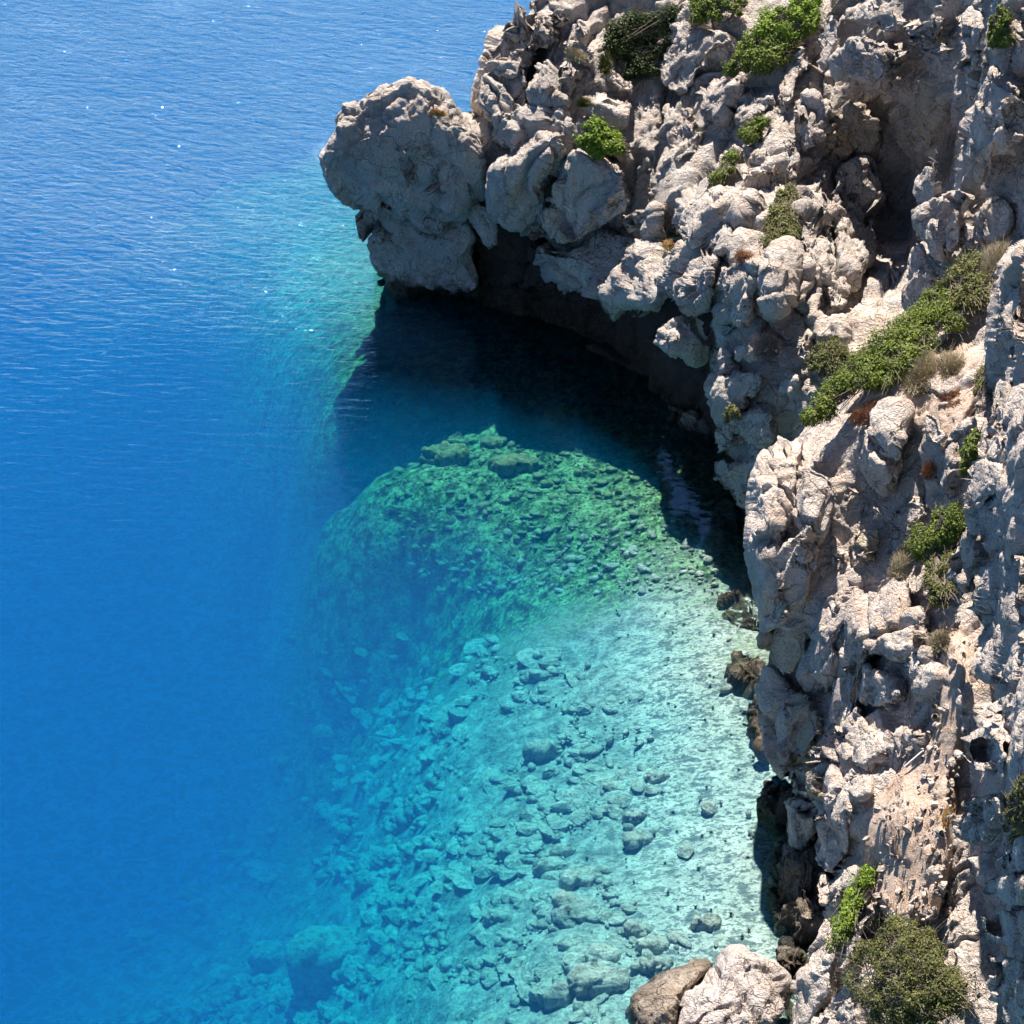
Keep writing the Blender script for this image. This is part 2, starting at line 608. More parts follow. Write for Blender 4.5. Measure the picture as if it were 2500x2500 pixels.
def water_mat():
    m, t, out = nt('sea_water')
    b = NB(t)
    x, y, z = b.sep(b.pos)
    wob = b.noise(0.03, 2)
    # wind ripples: long crested, several wavelengths
    v1 = b.mapping(math.radians(-38), (0.42, 1.0, 1))
    v2 = b.mapping(math.radians(-30), (0.48, 1.0, 1))
    v3 = b.mapping(math.radians(-4), (0.34, 1.0, 1))
    w1 = b.noise(0.75, 2, 0.5, v1, 0.5)
    w2 = b.noise(1.8, 5, 0.68, v2, 0.4)
    w3 = b.noise(2.0, 3, 0.5, v3, 0.4)
    # rougher where the wind reaches the open water, calm in the lee of the cliff
    far = b.ramp(b.math('SUBTRACT', y, b.math('MULTIPLY', x, 0.5)), 78, 112)
    lee = b.ramp(b.math('SUBTRACT', y, b.math('MULTIPLY', x, 0.7)), 66, 112, 0.10, 1.0)
    gust = b.ramp(b.noise(0.06, 3), 0.3, 0.7, 0.65, 1.25)
    hf = b.math('ADD', b.math('MULTIPLY', w1, 0.40), b.math('MULTIPLY', w2, 0.36))
    hf = b.math('MULTIPLY', hf, far)
    hn = b.math('MULTIPLY', w3, b.math('MULTIPLY', b.ramp(far, 0, 1, 0.34, 0.2), lee))
    h = b.math('MULTIPLY', b.math('ADD', hf, hn), gust)
    nrm = b.bump(h, 0.74, 1.0)
    fr = b.n('ShaderNodeFresnel'); fr.inputs[0].default_value = 1.8
    b.L(nrm, fr.inputs['Normal'])
    gl = b.n('ShaderNodeBsdfGlossy')
    gl.inputs['Roughness'].default_value = 0.04
    gl.inputs['Color'].default_value = (0.70, 0.88, 1, 1)
    b.L(nrm, gl.inputs['Normal'])
    tr = b.n('ShaderNodeBsdfTransparent')
    caust = b.math('ABSOLUTE', b.math('SUBTRACT', b.noise(2.4, 3, 0.55, b.mapping(math.radians(-8), (0.75, 1.0, 1)), 0.8), 0.5))
    cl = b.ramp(caust, 0.0, 0.08, 1.0, 0.86)  # caustic light net painted into the see-through colour of the surface
    cc = b.n('ShaderNodeCombineColor')
    for i in range(3):
        b.L(cl, cc.inputs[i])
    b.L(cc.outputs[0], tr.inputs[0])
    mx = b.n('ShaderNodeMixShader')
    b.L(fr.outputs[0], mx.inputs[0]); b.L(tr.outputs[0], mx.inputs[1]); b.L(gl.outputs[0], mx.inputs[2])
    b.L(mx.outputs[0], out.inputs['Surface'])
    ab = b.n('ShaderNodeVolumeAbsorption')
    ab.inputs['Color'].default_value = (0.0, 0.865, 0.964, 1)
    ab.inputs['Density'].default_value = 0.28
    sc = b.n('ShaderNodeVolumeScatter')
    sc.inputs['Color'].default_value = (0.0, 0.40, 1.0, 1)
    sc.inputs['Density'].default_value = 0.042
    ad = b.n('ShaderNodeAddShader')
    b.L(ab.outputs[0], ad.inputs[0]); b.L(sc.outputs[0], ad.inputs[1])
    b.L(ad.outputs[0], out.inputs['Volume'])
    return m


M_WATER = water_mat()

# ------------------------------------------------------------------ sea (closed body of water)
x0, x1, y0, y1, zb = -3000, 3000, -60, 6000, -60
V = [(x0, y0, 0), (x1, y0, 0), (x1, y1, 0), (x0, y1, 0), (x0, y0, zb), (x1, y0, zb), (x1, y1, zb), (x0, y1, zb)]
F = [(0, 1, 2, 3), (7, 6, 5, 4), (0, 4, 5, 1), (1, 5, 6, 2), (2, 6, 7, 3), (3, 7, 4, 0)]
link('sea', mk_mesh('sea', V, F, False), M_WATER, kind='structure', label='blue sea shading to turquoise over the shallow cove')

# ------------------------------------------------------------------ seabed
DEPTH = [
         (880, 700, 2.2), (720, 700, 3.6), (600, 700, 7.2), (400, 700, 13), (200, 700, 16),
         (1000, 850, 2.2), (850, 850, 2.6), (720, 850, 4.08), (600, 850, 7.2), (400, 850, 13), (200, 850, 16),
         (1500, 1000, 1.2), (1300, 1000, 1.9), (1100, 1000, 2.2), (950, 1000, 2.4), (830, 1000, 2.7), (740, 1000, 4.2), (680, 1000, 7), (500, 1000, 13), (200, 1000, 18),
         (1650, 1150, .8), (1450, 1150, 1.6), (1250, 1150, 2.0), (1050, 1150, 2.3), (900, 1150, 2.7), (800, 1150, 3.6), (710, 1150, 7), (500, 1150, 16),
         (1700, 1300, .6), (1500, 1300, 1.6), (1300, 1300, 2.2), (1100, 1300, 2.9), (950, 1300, 3.8), (850, 1300, 6), (750, 1300, 10), (500, 1300, 18), (200, 1300, 24),
         (1700, 1450, 0.7), (1500, 1450, 1.7), (1300, 1450, 3.4), (1100, 1450, 5.5), (950, 1450, 12.6), (750, 1450, 15.4), (400, 1450, 28),  # middle of this row deepened to stand for a blue band of reflected sky
         (1750, 1600, 0.6), (1600, 1600, 1.3), (1400, 1600, 2.2), (1200, 1600, 3.6), (1000, 1600, 9.24), (850, 1600, 15.4), (650, 1600, 19.6), (300, 1600, 33.6),
         (1750, 1800, 1), (1500, 1800, 1.9), (1300, 1800, 2.8), (1100, 1800, 4.87), (900, 1800, 10.5), (700, 1800, 17.5), (500, 1800, 25.2), (200, 1800, 36.4),
         (1850, 2050, 0.6), (1600, 2050, 1.5), (1400, 2050, 2.3), (1200, 2050, 3.3), (1000, 2050, 6.6), (800, 2050, 11.9), (600, 2050, 19.6), (300, 2050, 33.6),
         (1850, 2300, 0.5), (1600, 2300, 1.4), (1300, 2300, 2.3), (1000, 2300, 6.07), (750, 2300, 11.2), (500, 2300, 18.2), (200, 2300, 28),
         (1700, 2480, 1), (1400, 2480, 1.7), (900, 2480, 7), (500, 2480, 14), (200, 2480, 21),
         (1800, 2800, 1), (1000, 2800, 5.94), (300, 2800, 16.8),
         (800, 550, 4), (650, 550, 6.6), (500, 550, 9), (250, 550, 18),
         (760, 400, 8), (600, 400, 10), (400, 400, 15), (100, 400, 25),
         (900, 200, 9), (700, 200, 14), (300, 200, 25),
         (1100, 0, 10), (700, 0, 20), (0, 0, 32),
         (1760, 1250, 0.4), (1900, 1250, 0.4),
         (1820, 1620, 0.35),
         (1660, 1010, 0.7), (1800, 1010, 0.5),
         (2000, 1800, 0.5),
         (2000, 2200, 0.6),
         (1500, 800, 0.6),
         (1250, 700, 0.8),
         (1300, 400, 2.5),]
dp = np.array(DEPTH, float)
dw = at_z(dp[:, 0], dp[:, 1], -dp[:, 2])
DEP = TPS(np.c_[dw[:, :2], np.log(np.maximum(dp[:, 2], .1) + .8)], 0.01, 25.0)


def depth_xy(x, y):
    d = np.exp(np.clip(DEP(x, y), -1, 3.7)) - .8
    d = np.clip(d, .3, 38)
    r = np.hypot(np.asarray(x) - 0, np.asarray(y) - 60)
    k = np.clip((r - 70) / 60, 0, 1)
    return d * (1 - k) + 38 * k


def on_bed(px, py):
    z = 0.0
    for _ in range(12):
        P = at_z(px, py, z)
        z = 0.5 * z - 0.5 * float(depth_xy(P[0], P[1]))
    return P, z


gx = np.r_[np.linspace(-2500, -60, 8)[:-1], np.linspace(-60, -22, 60)[:-1], np.linspace(-22, 20, 280)[:-1], np.linspace(20, 400, 8)]
gy = np.r_[np.linspace(-50, 28, 8)[:-1], np.linspace(28, 92, 340)[:-1], np.linspace(92, 160, 60)[:-1], np.linspace(160, 5900, 8)]
GX, GY = np.meshgrid(gx, gy)
Z = -depth_xy(GX, GY)
Pq = np.stack([GX.ravel(), GY.ravel(), np.zeros(GX.size)], 1)
rel = np.clip(-Z.ravel() / 3.0, 0.2, 1.6)
bumpy = 0.26 * fbm(Pq / 2.6, 3) + 0.07 * fbm(Pq / 0.8, 3, 0.6, True)
near = (np.abs(Pq[:, 0]) < 60) & (Pq[:, 1] > 20) & (Pq[:, 1] < 165)
Z = Z + (bumpy * rel * near).reshape(Z.shape)
BED = link('seabed', mk_mesh('seabed', np.stack([GX, GY, Z], -1).reshape(-1, 3), grid_faces(len(gy), len(gx))), M_BED, kind='structure',
           label='pale seabed sloping from the cliff foot into deep water')

# ------------------------------------------------------------------ cliff surfaces: forward distance of the rock at each place
FAR = TPS([(790, 400, 82.2), (960, 700, 84.6), (970, 200, 82.5), (1200, 450, 80.3), (1200, 250, 81), (1260, 0, 84), (1400, 650, 77), (1400, 300, 78.5), (1500, 100, 80.8),
           (1600, 450, 75), (1600, 600, 74), (1700, 100, 79), (1950, 100, 76), (2200, 100, 69), (2450, 100, 58), (1750, 350, 74.5), (1900, 350, 71), (2150, 500, 72), (2240, 600, 68.5), (2260, 400, 69.5),
           (2000, 600, 65), (2350, 500, 60), (1740, 650, 65), (1740, 1000, 63), (1800, 1250, 61.5), (1900, 800, 62), (2000, 900, 59.5), (1900, 1000, 60), (2150, 750, 62),
           (2300, 650, 60), (1570, 110, 83.0), (1300, -200, 86), (2000, -200, 81), (2700, -200, 60), (2700, 300, 52)])
NEAR = TPS([(1850, 1650, 44.5), (1850, 1300, 45.5), (1950, 1030, 47.5), (2200, 820, 49), (2400, 650, 50), (2100, 1300, 44.5), (2250, 1300, 43), (2300, 1000, 44.5),
            (2200, 1600, 39.5), (2250, 1900, 36), (2200, 2150, 34), (2050, 2000, 36.5), (1990, 2200, 36.5), (1960, 2450, 34), (2200, 2350, 31.8), (1870, 1900, 43.3),
            (1990, 2050, 41.5), (1950, 1800, 42.2), (2100, 1700, 41), (2350, 1400, 40), (2330, 1700, 36.5), (2330, 2200, 32), (2300, 2480, 30), (2800, 800, 40), (2800, 2500, 24), (2000, 2700, 31)])
RIGHT = TPS([(2480, 700, 40), (2400, 1200, 36), (2450, 1800, 30), (2450, 2300, 28), (2380, 2050, 31), (2400, 1600, 34), (2350, 1350, 37.5), (2450, 950, 38), (2420, 2480, 28), (2800, 1500, 24),
             (2800, 300, 34), (2800, 2600, 20)])
MIDR = TPS([(2420, 300, 54), (2300, 600, 55), (2250, 700, 55), (2450, 100, 54), (2480, 500, 52), (2200, 650, 56), (2700, 300, 48)])
CAVE = TPS([(960, 705, 86.3), (1150, 735, 84.5), (1300, 790, 82), (1400, 830, 80), (1500, 890, 77.3), (1640, 990, 73.2), (1740, 1080, 69.5),
            (1150, 600, 86.5), (1300, 560, 85), (1200, 440, 86.5), (1500, 640, 81), (1700, 750, 73.5), (1000, 640, 87.5)])
FOOT = TPS([(1900, 2030, 43.5), (1860, 2110, 42), (1880, 2200, 40.5), (1910, 2350, 37.9), (1900, 2500, 35.6), (2050, 1950, 43.5), (2050, 2200, 40.5), (2050, 2450, 37), (1950, 1950, 44.5)])
SETS = {'far': FAR, 'near': NEAR, 'right': RIGHT, 'midr': MIDR, 'cave': CAVE, 'foot': FOOT}


def sheet(name, poly, surf, push, curl, step, s, mat, parent=None, strong=1.0, curlw=70, **props):
    """a continuous rock wall following a cliff surface, rolled back at its border"""
    p = np.asarray(poly, float)
    xs = np.arange(p[:, 0].min(), p[:, 0].max() + step, step)
    ys = np.arange(p[:, 1].min(), p[:, 1].max() + step, step)
    X, Y = np.meshgrid(xs, ys)
    ins = inside(p, X, Y)
    d = edge_dist(p, X, Y)
    yy = surf(X, Y) + push + curl * np.clip(1 - d / curlw, 0, 1) ** 2
    P = at_Y(X, Y, yy)
    N = grid_normals(P)
    tc = CAMP - P
    N *= np.sign((N * tc).sum(-1, keepdims=True))
    keep = ins | (d < step)
    dd = np.zeros(X.shape, np.float32)
    dd[keep] = rock_disp(P[keep], s, strong)
    P = P + N * dd[..., None]
    f = grid_faces(*X.shape)
    k = keep.ravel()[f].all(1)
    f = f[k][:, ::-1]
    u, inv = np.unique(f, return_inverse=True)
    return link(name, mk_mesh(name, P.reshape(-1, 3)[u], inv.reshape(f.shape)), mat, parent, **props)


def sphere_grid(m):
    u = np.linspace(-1, 1, m)
    A, B = np.meshgrid(u, u)
    # concentric square -> disc
    r = np.where(np.abs(A) > np.abs(B), A, B)
    with np.errstate(divide='ignore', invalid='ignore'):
        ph = np.where(np.abs(A) > np.abs(B), math.pi / 4 * (B / A), math.pi / 2 - math.pi / 4 * (A / B))
    ph = np.nan_to_num(ph)
    th = np.where(r < 0, ph + math.pi, ph)
    rho = np.abs(r)
    pol = np.where(rho < 0.86, rho / 0.86 * 90, 90 + (rho - 0.86) / 0.14 * 62)
    return np.radians(pol), th


def rock(name, poly, surf, T=None, back=None, dY=0.0, s=1.0, mat=None, parent=None, p=4.5, strong=1.0, flatz=None, res=3.3, lean=None, facets=18, **props):
    """closed rock: outline poly (photo pixels) carried at its own distance, T metres proud of the cliff, 'back' metres deep behind"""
    P2 = chaikin(poly, 2)
    c = centroid(P2)
    ext = (P2.max(0) - P2.min(0))
    m = int(np.clip(ext.mean() / res / 0.8, 14, 150))
    pol, th = sphere_grid(m)
    sr, sz = np.sin(pol), np.cos(pol)
    nrm = (np.abs(sr) ** p + np.abs(sz) ** p) ** (1 / p)
    sr, sz = sr / nrm, sz / nrm
    R = radial(P2, c, th.ravel()).reshape(th.shape)
    d = np.stack([sr * np.cos(th), sr * np.sin(th), sz], -1)
    fr = np.random.default_rng(int(abs(c[0] * 7 + c[1] * 13)))
    for _ in range(facets):
        v = fr.normal(size=3); v[2] = abs(v[2]) * 1.1 - .15; v /= np.linalg.norm(v)
        d = d - v * np.clip(d @ v - fr.uniform(.58, .92), 0, None)[..., None]
    sr = np.hypot(d[..., 0], d[..., 1]); sz = d[..., 2]
    th = np.where(sr > 1e-6, np.arctan2(d[..., 1], d[..., 0]), th)
    R = radial(P2, c, th.ravel()).reshape(th.shape)
    px = c[0] + sr * R * np.cos(th); py = c[1] + sr * R * np.sin(th)
    if flatz is None:
        Y = surf(px, py) + dY
        P = at_Y(px, py, Y)
        mpp = np.linalg.norm(at_Y(c[0] + 1, c[1], surf(c[0], c[1]) + dY) - at_Y(c[0], c[1], surf(c[0], c[1]) + dY))
        size = mpp * ext.min()
        T = 0.18 * size if T is None else T
        bk = max(0.6 * size, T * 1.2) if back is None else back
        ray = P - CAMP; ray /= np.linalg.norm(ray, axis=-1, keepdims=True)
        off = np.where(sz > 0, -T * sz, -bk * sz)
        P = P + ray * off[..., None]
        if lean is not None:
            w = (py - c[1]) / (ext[1] / 2)
            P = P + ray * (lean * w)[..., None]
    else:
        P = at_z(px, py, flatz)
        P[..., 2] += np.where(sz > 0, T * sz, (back or 1.0) * sz)
    N = grid_normals(P)
    cen = P.reshape(-1, 3).mean(0)
    if ((N * (P - cen)).sum()) < 0:
        N = -N; flip = True
    else:
        flip = False
    dd = rock_disp(P.reshape(-1, 3), s, strong)
    if s > 1.2:
        dd = dd + rock_disp(P.reshape(-1, 3) + 7.7, .75, .6)
    P = P + N * dd.reshape(th.shape)[..., None]
    f = grid_faces(m, m)
    f = f[:, ::-1] if flip else f
    V = P.reshape(-1, 3)
    me = mk_mesh(name, V, f)
    return link(name, me, mat, parent, **props)


def cut(poly, k):
    """crop coordinates of my tracing views -> photo pixels"""
    ox, oy, sc = {1: (750, 0, .4658), 2: (1600, 0, .4658), 3: (1600, 600, .4658), 4: (1600, 1200, .4658), 5: (1500, 1700, .5176), 6: (600, 1600, .673), 7: (700, 700, .621)}[k]
    return [(ox + sc * a, oy + sc * b) for a, b in poly]


# ------------------------------------------------------------------ headland
HEAD = sheet('headland', [(860, 340), (960, 260), (1100, 290), (1220, 260), (1300, 40), (1330, -200), (1680, -200), (1650, 600), (1560, 670), (1400, 620), (1300, 520), (1200, 540), (1100, 600), (970, 600), (930, 540), (890, 470)],
             FAR, 0.8, 5, 4.2, 1.7, M_ROCK, kind='structure', label='pale limestone headland overhanging the dark cove')
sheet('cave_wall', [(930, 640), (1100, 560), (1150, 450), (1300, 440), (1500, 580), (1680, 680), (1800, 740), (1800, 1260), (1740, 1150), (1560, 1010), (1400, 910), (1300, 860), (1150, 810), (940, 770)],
      CAVE, 0.0, 1.5, 4.5, 1.2, M_WET_SHADE, HEAD, 0.8, 30)
HB = [  # polygon, crop, options
    ([(180, 1060), (300, 1180), (350, 1370), (440, 1450), (455, 1540), (470, 1580), (700, 1570), (880, 1540), (910, 1350), (940, 1230), (860, 1120), (600, 1080), (400, 1040)], 1, dict(dY=0.9, T=1.2, back=5)),
    ([(30, 830), (65, 760), (150, 620), (310, 475), (400, 445), (490, 420), (560, 430), (660, 460), (710, 500), (830, 640), (890, 690), (955, 820), (950, 950), (930, 1050), (870, 1060), (840, 1150), (700, 1150), (560, 1180), (400, 1100), (260, 1110), (150, 1060), (60, 930)], 1, dict(T=1.8, back=5, facets=5, p=2.3, strong=.55)),
    ([(380, 520), (410, 440), (490, 415), (560, 425), (660, 470), (700, 540), (600, 640), (480, 640), (380, 600)], 1, dict(dY=0.2, strong=.5)),
    ([(560, 900), (640, 840), (820, 810), (880, 900), (870, 1030), (820, 1110), (700, 1140), (620, 1080)], 1, dict(dY=-1.3)),
    ([(80, 830), (190, 620), (330, 490), (380, 560), (300, 760), (370, 880), (360, 980), (250, 960), (110, 900)], 1, dict(dY=0.3, facets=4, p=2.4, strong=.5)),
    ([(420, 720), (560, 660), (660, 680), (640, 820), (560, 900), (600, 1060), (480, 1020), (400, 900)], 1, dict(dY=-1.2)),
    ([(590, 640), (700, 560), (830, 640), (880, 760), (800, 800), (700, 740), (620, 700)], 1, dict(dY=-0.6)),
    ([(250, 1000), (380, 990), (560, 1090), (700, 1150), (820, 1140), (840, 1230), (650, 1260), (420, 1180), (270, 1100)], 1, dict(dY=-0.1)),
    ([(850, 1050), (940, 1040), (990, 1140), (1000, 1300), (960, 1330), (900, 1200)], 1, dict(dY=-0.2)),
    ([(850, 560), (880, 440), (930, 340), (960, 190), (1060, 90), (1140, -10), (1200, -150), (1500, -160), (1480, 60), (1330, 180), (1320, 260), (1200, 340), (1130, 420), (1120, 500), (1150, 600), (1100, 700), (960, 810), (930, 650), (870, 600)], 1, dict(dY=0.6, T=1.0, back=6)),
    ([(850, 560), (880, 440), (930, 340), (1000, 380), (1080, 450), (1120, 520), (1120, 640), (1000, 640), (960, 720), (930, 650), (870, 600)], 1, dict(dY=-0.3)),
    ([(930, 330), (990, 250), (1120, 240), (1190, 270), (1170, 340), (1100, 420), (1050, 440), (990, 390)], 1, dict(dY=-0.2)),
    ([(950, 230), (960, 170), (1060, 80), (1150, 40), (1200, 120), (1160, 230), (1060, 240)], 1, dict(dY=0.3)),
    ([(1130, 420), (1200, 330), (1300, 280), (1420, 300), (1480, 400), (1410, 500), (1330, 560), (1200, 560), (1130, 500)], 1, dict(dY=-0.6)),
    ([(955, 830), (1150, 780), (1270, 690), (1380, 700), (1390, 830), (1290, 920), (1240, 960), (1250, 1190), (1160, 1180), (1050, 1150), (980, 1100), (955, 1000)], 1, dict(dY=-0.8, T=1.2, back=4, facets=5)),
    ([(1240, 960), (1300, 920), (1400, 800), (1470, 790), (1600, 830), (1700, 900), (1720, 1050), (1660, 1130), (1560, 1190), (1480, 1220), (1400, 1290), (1300, 1310), (1250, 1250)], 1, dict(dY=-0.8, T=1.2, back=4, facets=5)),
    ([(1150, 1160), (1230, 1180), (1255, 1270), (1200, 1270)], 1, dict(dY=-0.9)),
    ([(980, 600), (1150, 560), (1330, 560), (1380, 640), (1370, 720), (1270, 760), (1100, 830), (970, 830), (950, 700)], 1, dict(dY=-0.6, facets=5)),
    ([(1480, 480), (1600, 450), (1700, 520), (1750, 620), (1700, 720), (1600, 690), (1500, 620), (1450, 540)], 1, dict(dY=-0.6)),
    ([(1400, 600), (1500, 640), (1620, 700), (1740, 760), (1760, 860), (1700, 900), (1600, 830), (1470, 790), (1400, 720)], 1, dict(dY=-0.2)),
    ([(1200, 1280), (1300, 1310), (1480, 1220), (1600, 1190), (1820, 1210), (1830, 1440), (1860, 1610), (1700, 1610), (1500, 1580), (1330, 1550), (1250, 1430)], 1, dict(dY=0.2, T=1.0, back=4, facets=8)),
    ([(840, 1180), (960, 1060), (1150, 1150), (1240, 1280), (1330, 1400), (1420, 1500), (1350, 1560), (1100, 1560), (880, 1540)], 1, dict(dY=3.4, T=.8, back=4, mat=M_WET_SHADE)),
    ([(1280, 1400), (1500, 1460), (1840, 1500), (1850, 1620), (1700, 1640), (1480, 1590), (1330, 1540)], 1, dict(dY=1.6, T=.8, back=4, mat=M_WET_SHADE)),
    ([(1600, 1180), (1720, 1070), (1840, 1060), (1890, 1150), (1840, 1230), (1700, 1220)], 1, dict(dY=-0.6)),
    ([(1190, 150), (1220, 50), (1300, 60), (1330, 160), (1310, 230), (1230, 260), (1190, 220)], 1, dict(dY=-0.3)),
    ([(1380, 180), (1400, 120), (1470, 110), (1500, 170), (1470, 210), (1400, 210)], 1, dict(dY=-0.5)),
    ([(1330, 180), (1390, 200), (1480, 220), (1550, 260), (1540, 330), (1480, 380), (1420, 300), (1320, 270)], 1, dict(dY=-0.2)),
    ([(1560, 330), (1660, 370), (1750, 450), (1740, 540), (1640, 480), (1560, 420)], 1, dict(dY=-0.4)),
]
for poly, k, o in HB:
    o = dict(o)
    rock('rock_block', cut(poly, k), FAR, s=1.9, strong=o.pop('strong', .85), mat=o.pop('mat', M_ROCK), parent=HEAD, **o)

# ------------------------------------------------------------------ cliff
CLIFF = sheet('cliff', [(1570, -220), (2850, -220), (2850, 800), (2450, 800), (2300, 930), (2050, 1080), (1960, 1200), (1900, 1330), (1810, 1340), (1785, 1200), (1775, 1000), (1775, 700), (1700, 600), (1620, 560), (1560, 300)],
              FAR, 0.6, 4, 4.2, 1.5, M_ROCK, strong=1.2, kind='structure', label='steep jointed limestone cliff rising along the cove')
sheet('cliff_face', [(1880, 1130), (1960, 1070), (2200, 820), (2420, 640), (2850, 500), (2850, 2750), (1970, 2750), (1985, 2450), (2010, 2250), (2030, 2080), (1920, 1950), (1885, 1700), (1880, 1500)],
      NEAR, 0.3, 4, 4.2, 1.25, M_ROCKN, CLIFF, 1.0)
sheet('cliff_face', [(2440, 640), (2850, 300), (2850, 2750), (2410, 2750), (2430, 2300), (2410, 2000), (2440, 1700), (2420, 1400), (2400, 1200), (2420, 900)],
      RIGHT, 0.25, 4, 4.2, 1.3, M_ROCKN, CLIFF, 0.65)
sheet('cliff_face', [(2230, 640), (2330, 480), (2380, 200), (2420, -220), (2850, -220), (2850, 700), (2500, 760), (2350, 740)], MIDR, 0.5, 4, 4.5, 1.1, M_ROCK, CLIFF)
sheet('cliff_foot', [(1900, 1940), (2030, 1930), (2090, 2200), (2080, 2620), (1900, 2620), (1890, 2350), (1870, 2200), (1860, 2110), (1895, 2030)], FOOT, 0.0, 1.0, 4.2, 0.8, M_WET_SHADE, CLIFF, 0.9, 30)

FB = [
    ([(60, 100), (130, 20), (200, 130), (330, 90), (460, 170), (440, 260), (330, 330), (220, 400), (190, 520), (110, 560), (30, 480), (60, 250)], 2, {}),
    ([(190, 520), (230, 440), (330, 410), (440, 420), (480, 480), (440, 580), (380, 660), (280, 670), (200, 600)], 2, dict(dY=-.4)),
    ([(430, 600), (480, 480), (600, 430), (650, 480), (640, 560), (540, 620), (450, 650)], 2, dict(dY=-.4)),
    ([(30, 560), (190, 520), (240, 660), (330, 680), (250, 780), (150, 880), (80, 960), (50, 800)], 2, {}),
    ([(310, 900), (430, 780), (560, 720), (650, 600), (670, 760), (660, 930), (560, 960), (420, 960), (300, 980)], 2, dict(T=.6)),
    ([(80, 1150), (160, 1020), (280, 980), (420, 960), (540, 1000), (560, 1100), (520, 1180), (430, 1200), (360, 1330), (260, 1300), (180, 1270), (100, 1240)], 2, dict(dY=-.4)),
    ([(20, 1380), (130, 1290), (250, 1300), (350, 1330), (330, 1430), (300, 1500), (290, 1640), (180, 1600), (60, 1560), (0, 1480)], 2, dict(dY=-.5)),
    ([(300, 1440), (380, 1340), (500, 1310), (560, 1350), (540, 1480), (520, 1560), (480, 1700), (370, 1790), (310, 1650)], 2, dict(dY=-.5, back=3)),
    ([(530, 1510), (590, 1360), (660, 1270), (730, 1270), (760, 1400), (750, 1600), (660, 1640), (580, 1680), (530, 1620)], 2, dict(dY=-1.2, strong=.6)),
    ([(740, 970), (820, 960), (870, 880), (860, 1080), (900, 1160), (920, 1320), (940, 1480), (870, 1500), (780, 1480), (750, 1250)], 2, dict(dY=-.8)),
    ([(920, 960), (1000, 890), (1100, 850), (1180, 960), (1190, 1060), (1150, 1230), (1100, 1380), (1040, 1500), (960, 1440), (930, 1260), (900, 1080)], 2, dict(dY=-1.2)),
    ([(780, 1480), (870, 1510), (890, 1600), (860, 1680), (760, 1640), (770, 1540)], 2, dict(dY=-.5)),
    ([(870, 1530), (950, 1450), (1030, 1520), (1000, 1610), (900, 1600)], 2, dict(dY=-.6)),
    ([(820, 1700), (900, 1640), (1000, 1650), (1020, 1730), (960, 1790), (840, 1820)], 2, dict(dY=-.6)),
    ([(710, 1760), (810, 1700), (820, 1830), (770, 1900), (720, 1860)], 2, dict(dY=-.8)),
    ([(890, 400), (950, 150), (1080, 130), (1200, 180), (1300, 200), (1330, 280), (1250, 400), (1200, 450), (1080, 460), (960, 450)], 2, dict(dY=-1.8, T=1.4)),
    ([(850, 300), (850, 50), (950, 30), (960, 140), (940, 300), (890, 400)], 2, dict(dY=-1)),
    ([(960, 130), (1000, 20), (1200, -10), (1300, 80), (1280, 190), (1180, 170), (1080, 130)], 2, dict(dY=-1.2)),
    ([(1310, 180), (1340, 90), (1480, 50), (1530, 130), (1500, 220), (1420, 270), (1350, 260)], 2, dict(dY=-1)),
    ([(1390, 250), (1500, 220), (1540, 270), (1480, 320), (1420, 310)], 2, dict(dY=-.8)),
    ([(1620, 60), (1700, 40), (1720, 140), (1700, 250), (1640, 260), (1610, 180)], 2, dict(dY=-4)),
    ([(1590, 270), (1690, 260), (1700, 340), (1630, 430), (1590, 360)], 2, dict(dY=-4)),
    ([(870, 700), (940, 580), (1080, 520), (1190, 600), (1200, 750), (1150, 830), (1050, 790), (900, 810)], 2, dict(dY=-.3, mat=M_TAN)),
    ([(720, 610), (740, 510), (850, 490), (940, 560), (900, 660), (850, 780), (740, 760), (700, 680)], 2, dict(dY=-1)),
    ([(650, 380), (760, 200), (830, 190), (830, 300), (730, 480), (680, 600), (650, 500)], 2, dict(dY=-.8)),
    ([(680, 620), (740, 760), (760, 900), (740, 960), (680, 900), (660, 760)], 2, dict(dY=-.6)),
    ([(1290, 440), (1380, 350), (1600, 350), (1580, 600), (1450, 820), (1350, 880), (1220, 900), (1230, 700)], 2, dict(dY=2.0, T=.5, mat=M_TAN)),
    ([(310, 740), (400, 650), (520, 610), (580, 660), (570, 770), (480, 810), (460, 880), (340, 900), (300, 830)], 3, dict(dY=-.5, back=3)),
    ([(470, 850), (560, 790), (620, 830), (610, 1000), (560, 1070), (480, 1050), (400, 1000), (350, 920)], 3, dict(dY=-.4)),
    ([(290, 960), (360, 920), (430, 1000), (480, 1060), (400, 1100), (310, 1080)], 3, dict(dY=-.4, back=3)),
    ([(290, 1160), (310, 1070), (420, 1090), (560, 1060), (600, 1110), (540, 1190), (520, 1300), (440, 1370), (400, 1340), (330, 1280)], 3, dict(dY=-.4, back=3)),
    ([(410, 1380), (500, 1340), (560, 1420), (540, 1640), (420, 1640), (380, 1540)], 3, dict(dY=.5, back=3)),
    ([(290, 520), (380, 480), (400, 560), (380, 660), (320, 680)], 3, dict(dY=0, back=3)),
    ([(410, 580), (440, 520), (520, 500), (560, 570), (480, 620)], 3, dict(dY=-.7)),
    ([(300, 880), (380, 840), (440, 900), (380, 960), (300, 960)], 3, dict(dY=-.2, back=2)),
    ([(620, 660), (700, 640), (760, 700), (720, 800), (640, 780)], 3, dict(dY=-.3)),
]
for poly, k, o in FB:
    o = dict(o)
    rock('rock_block', cut(poly, k), FAR, s=1.3, mat=o.pop('mat', M_ROCK), parent=CLIFF, **o)
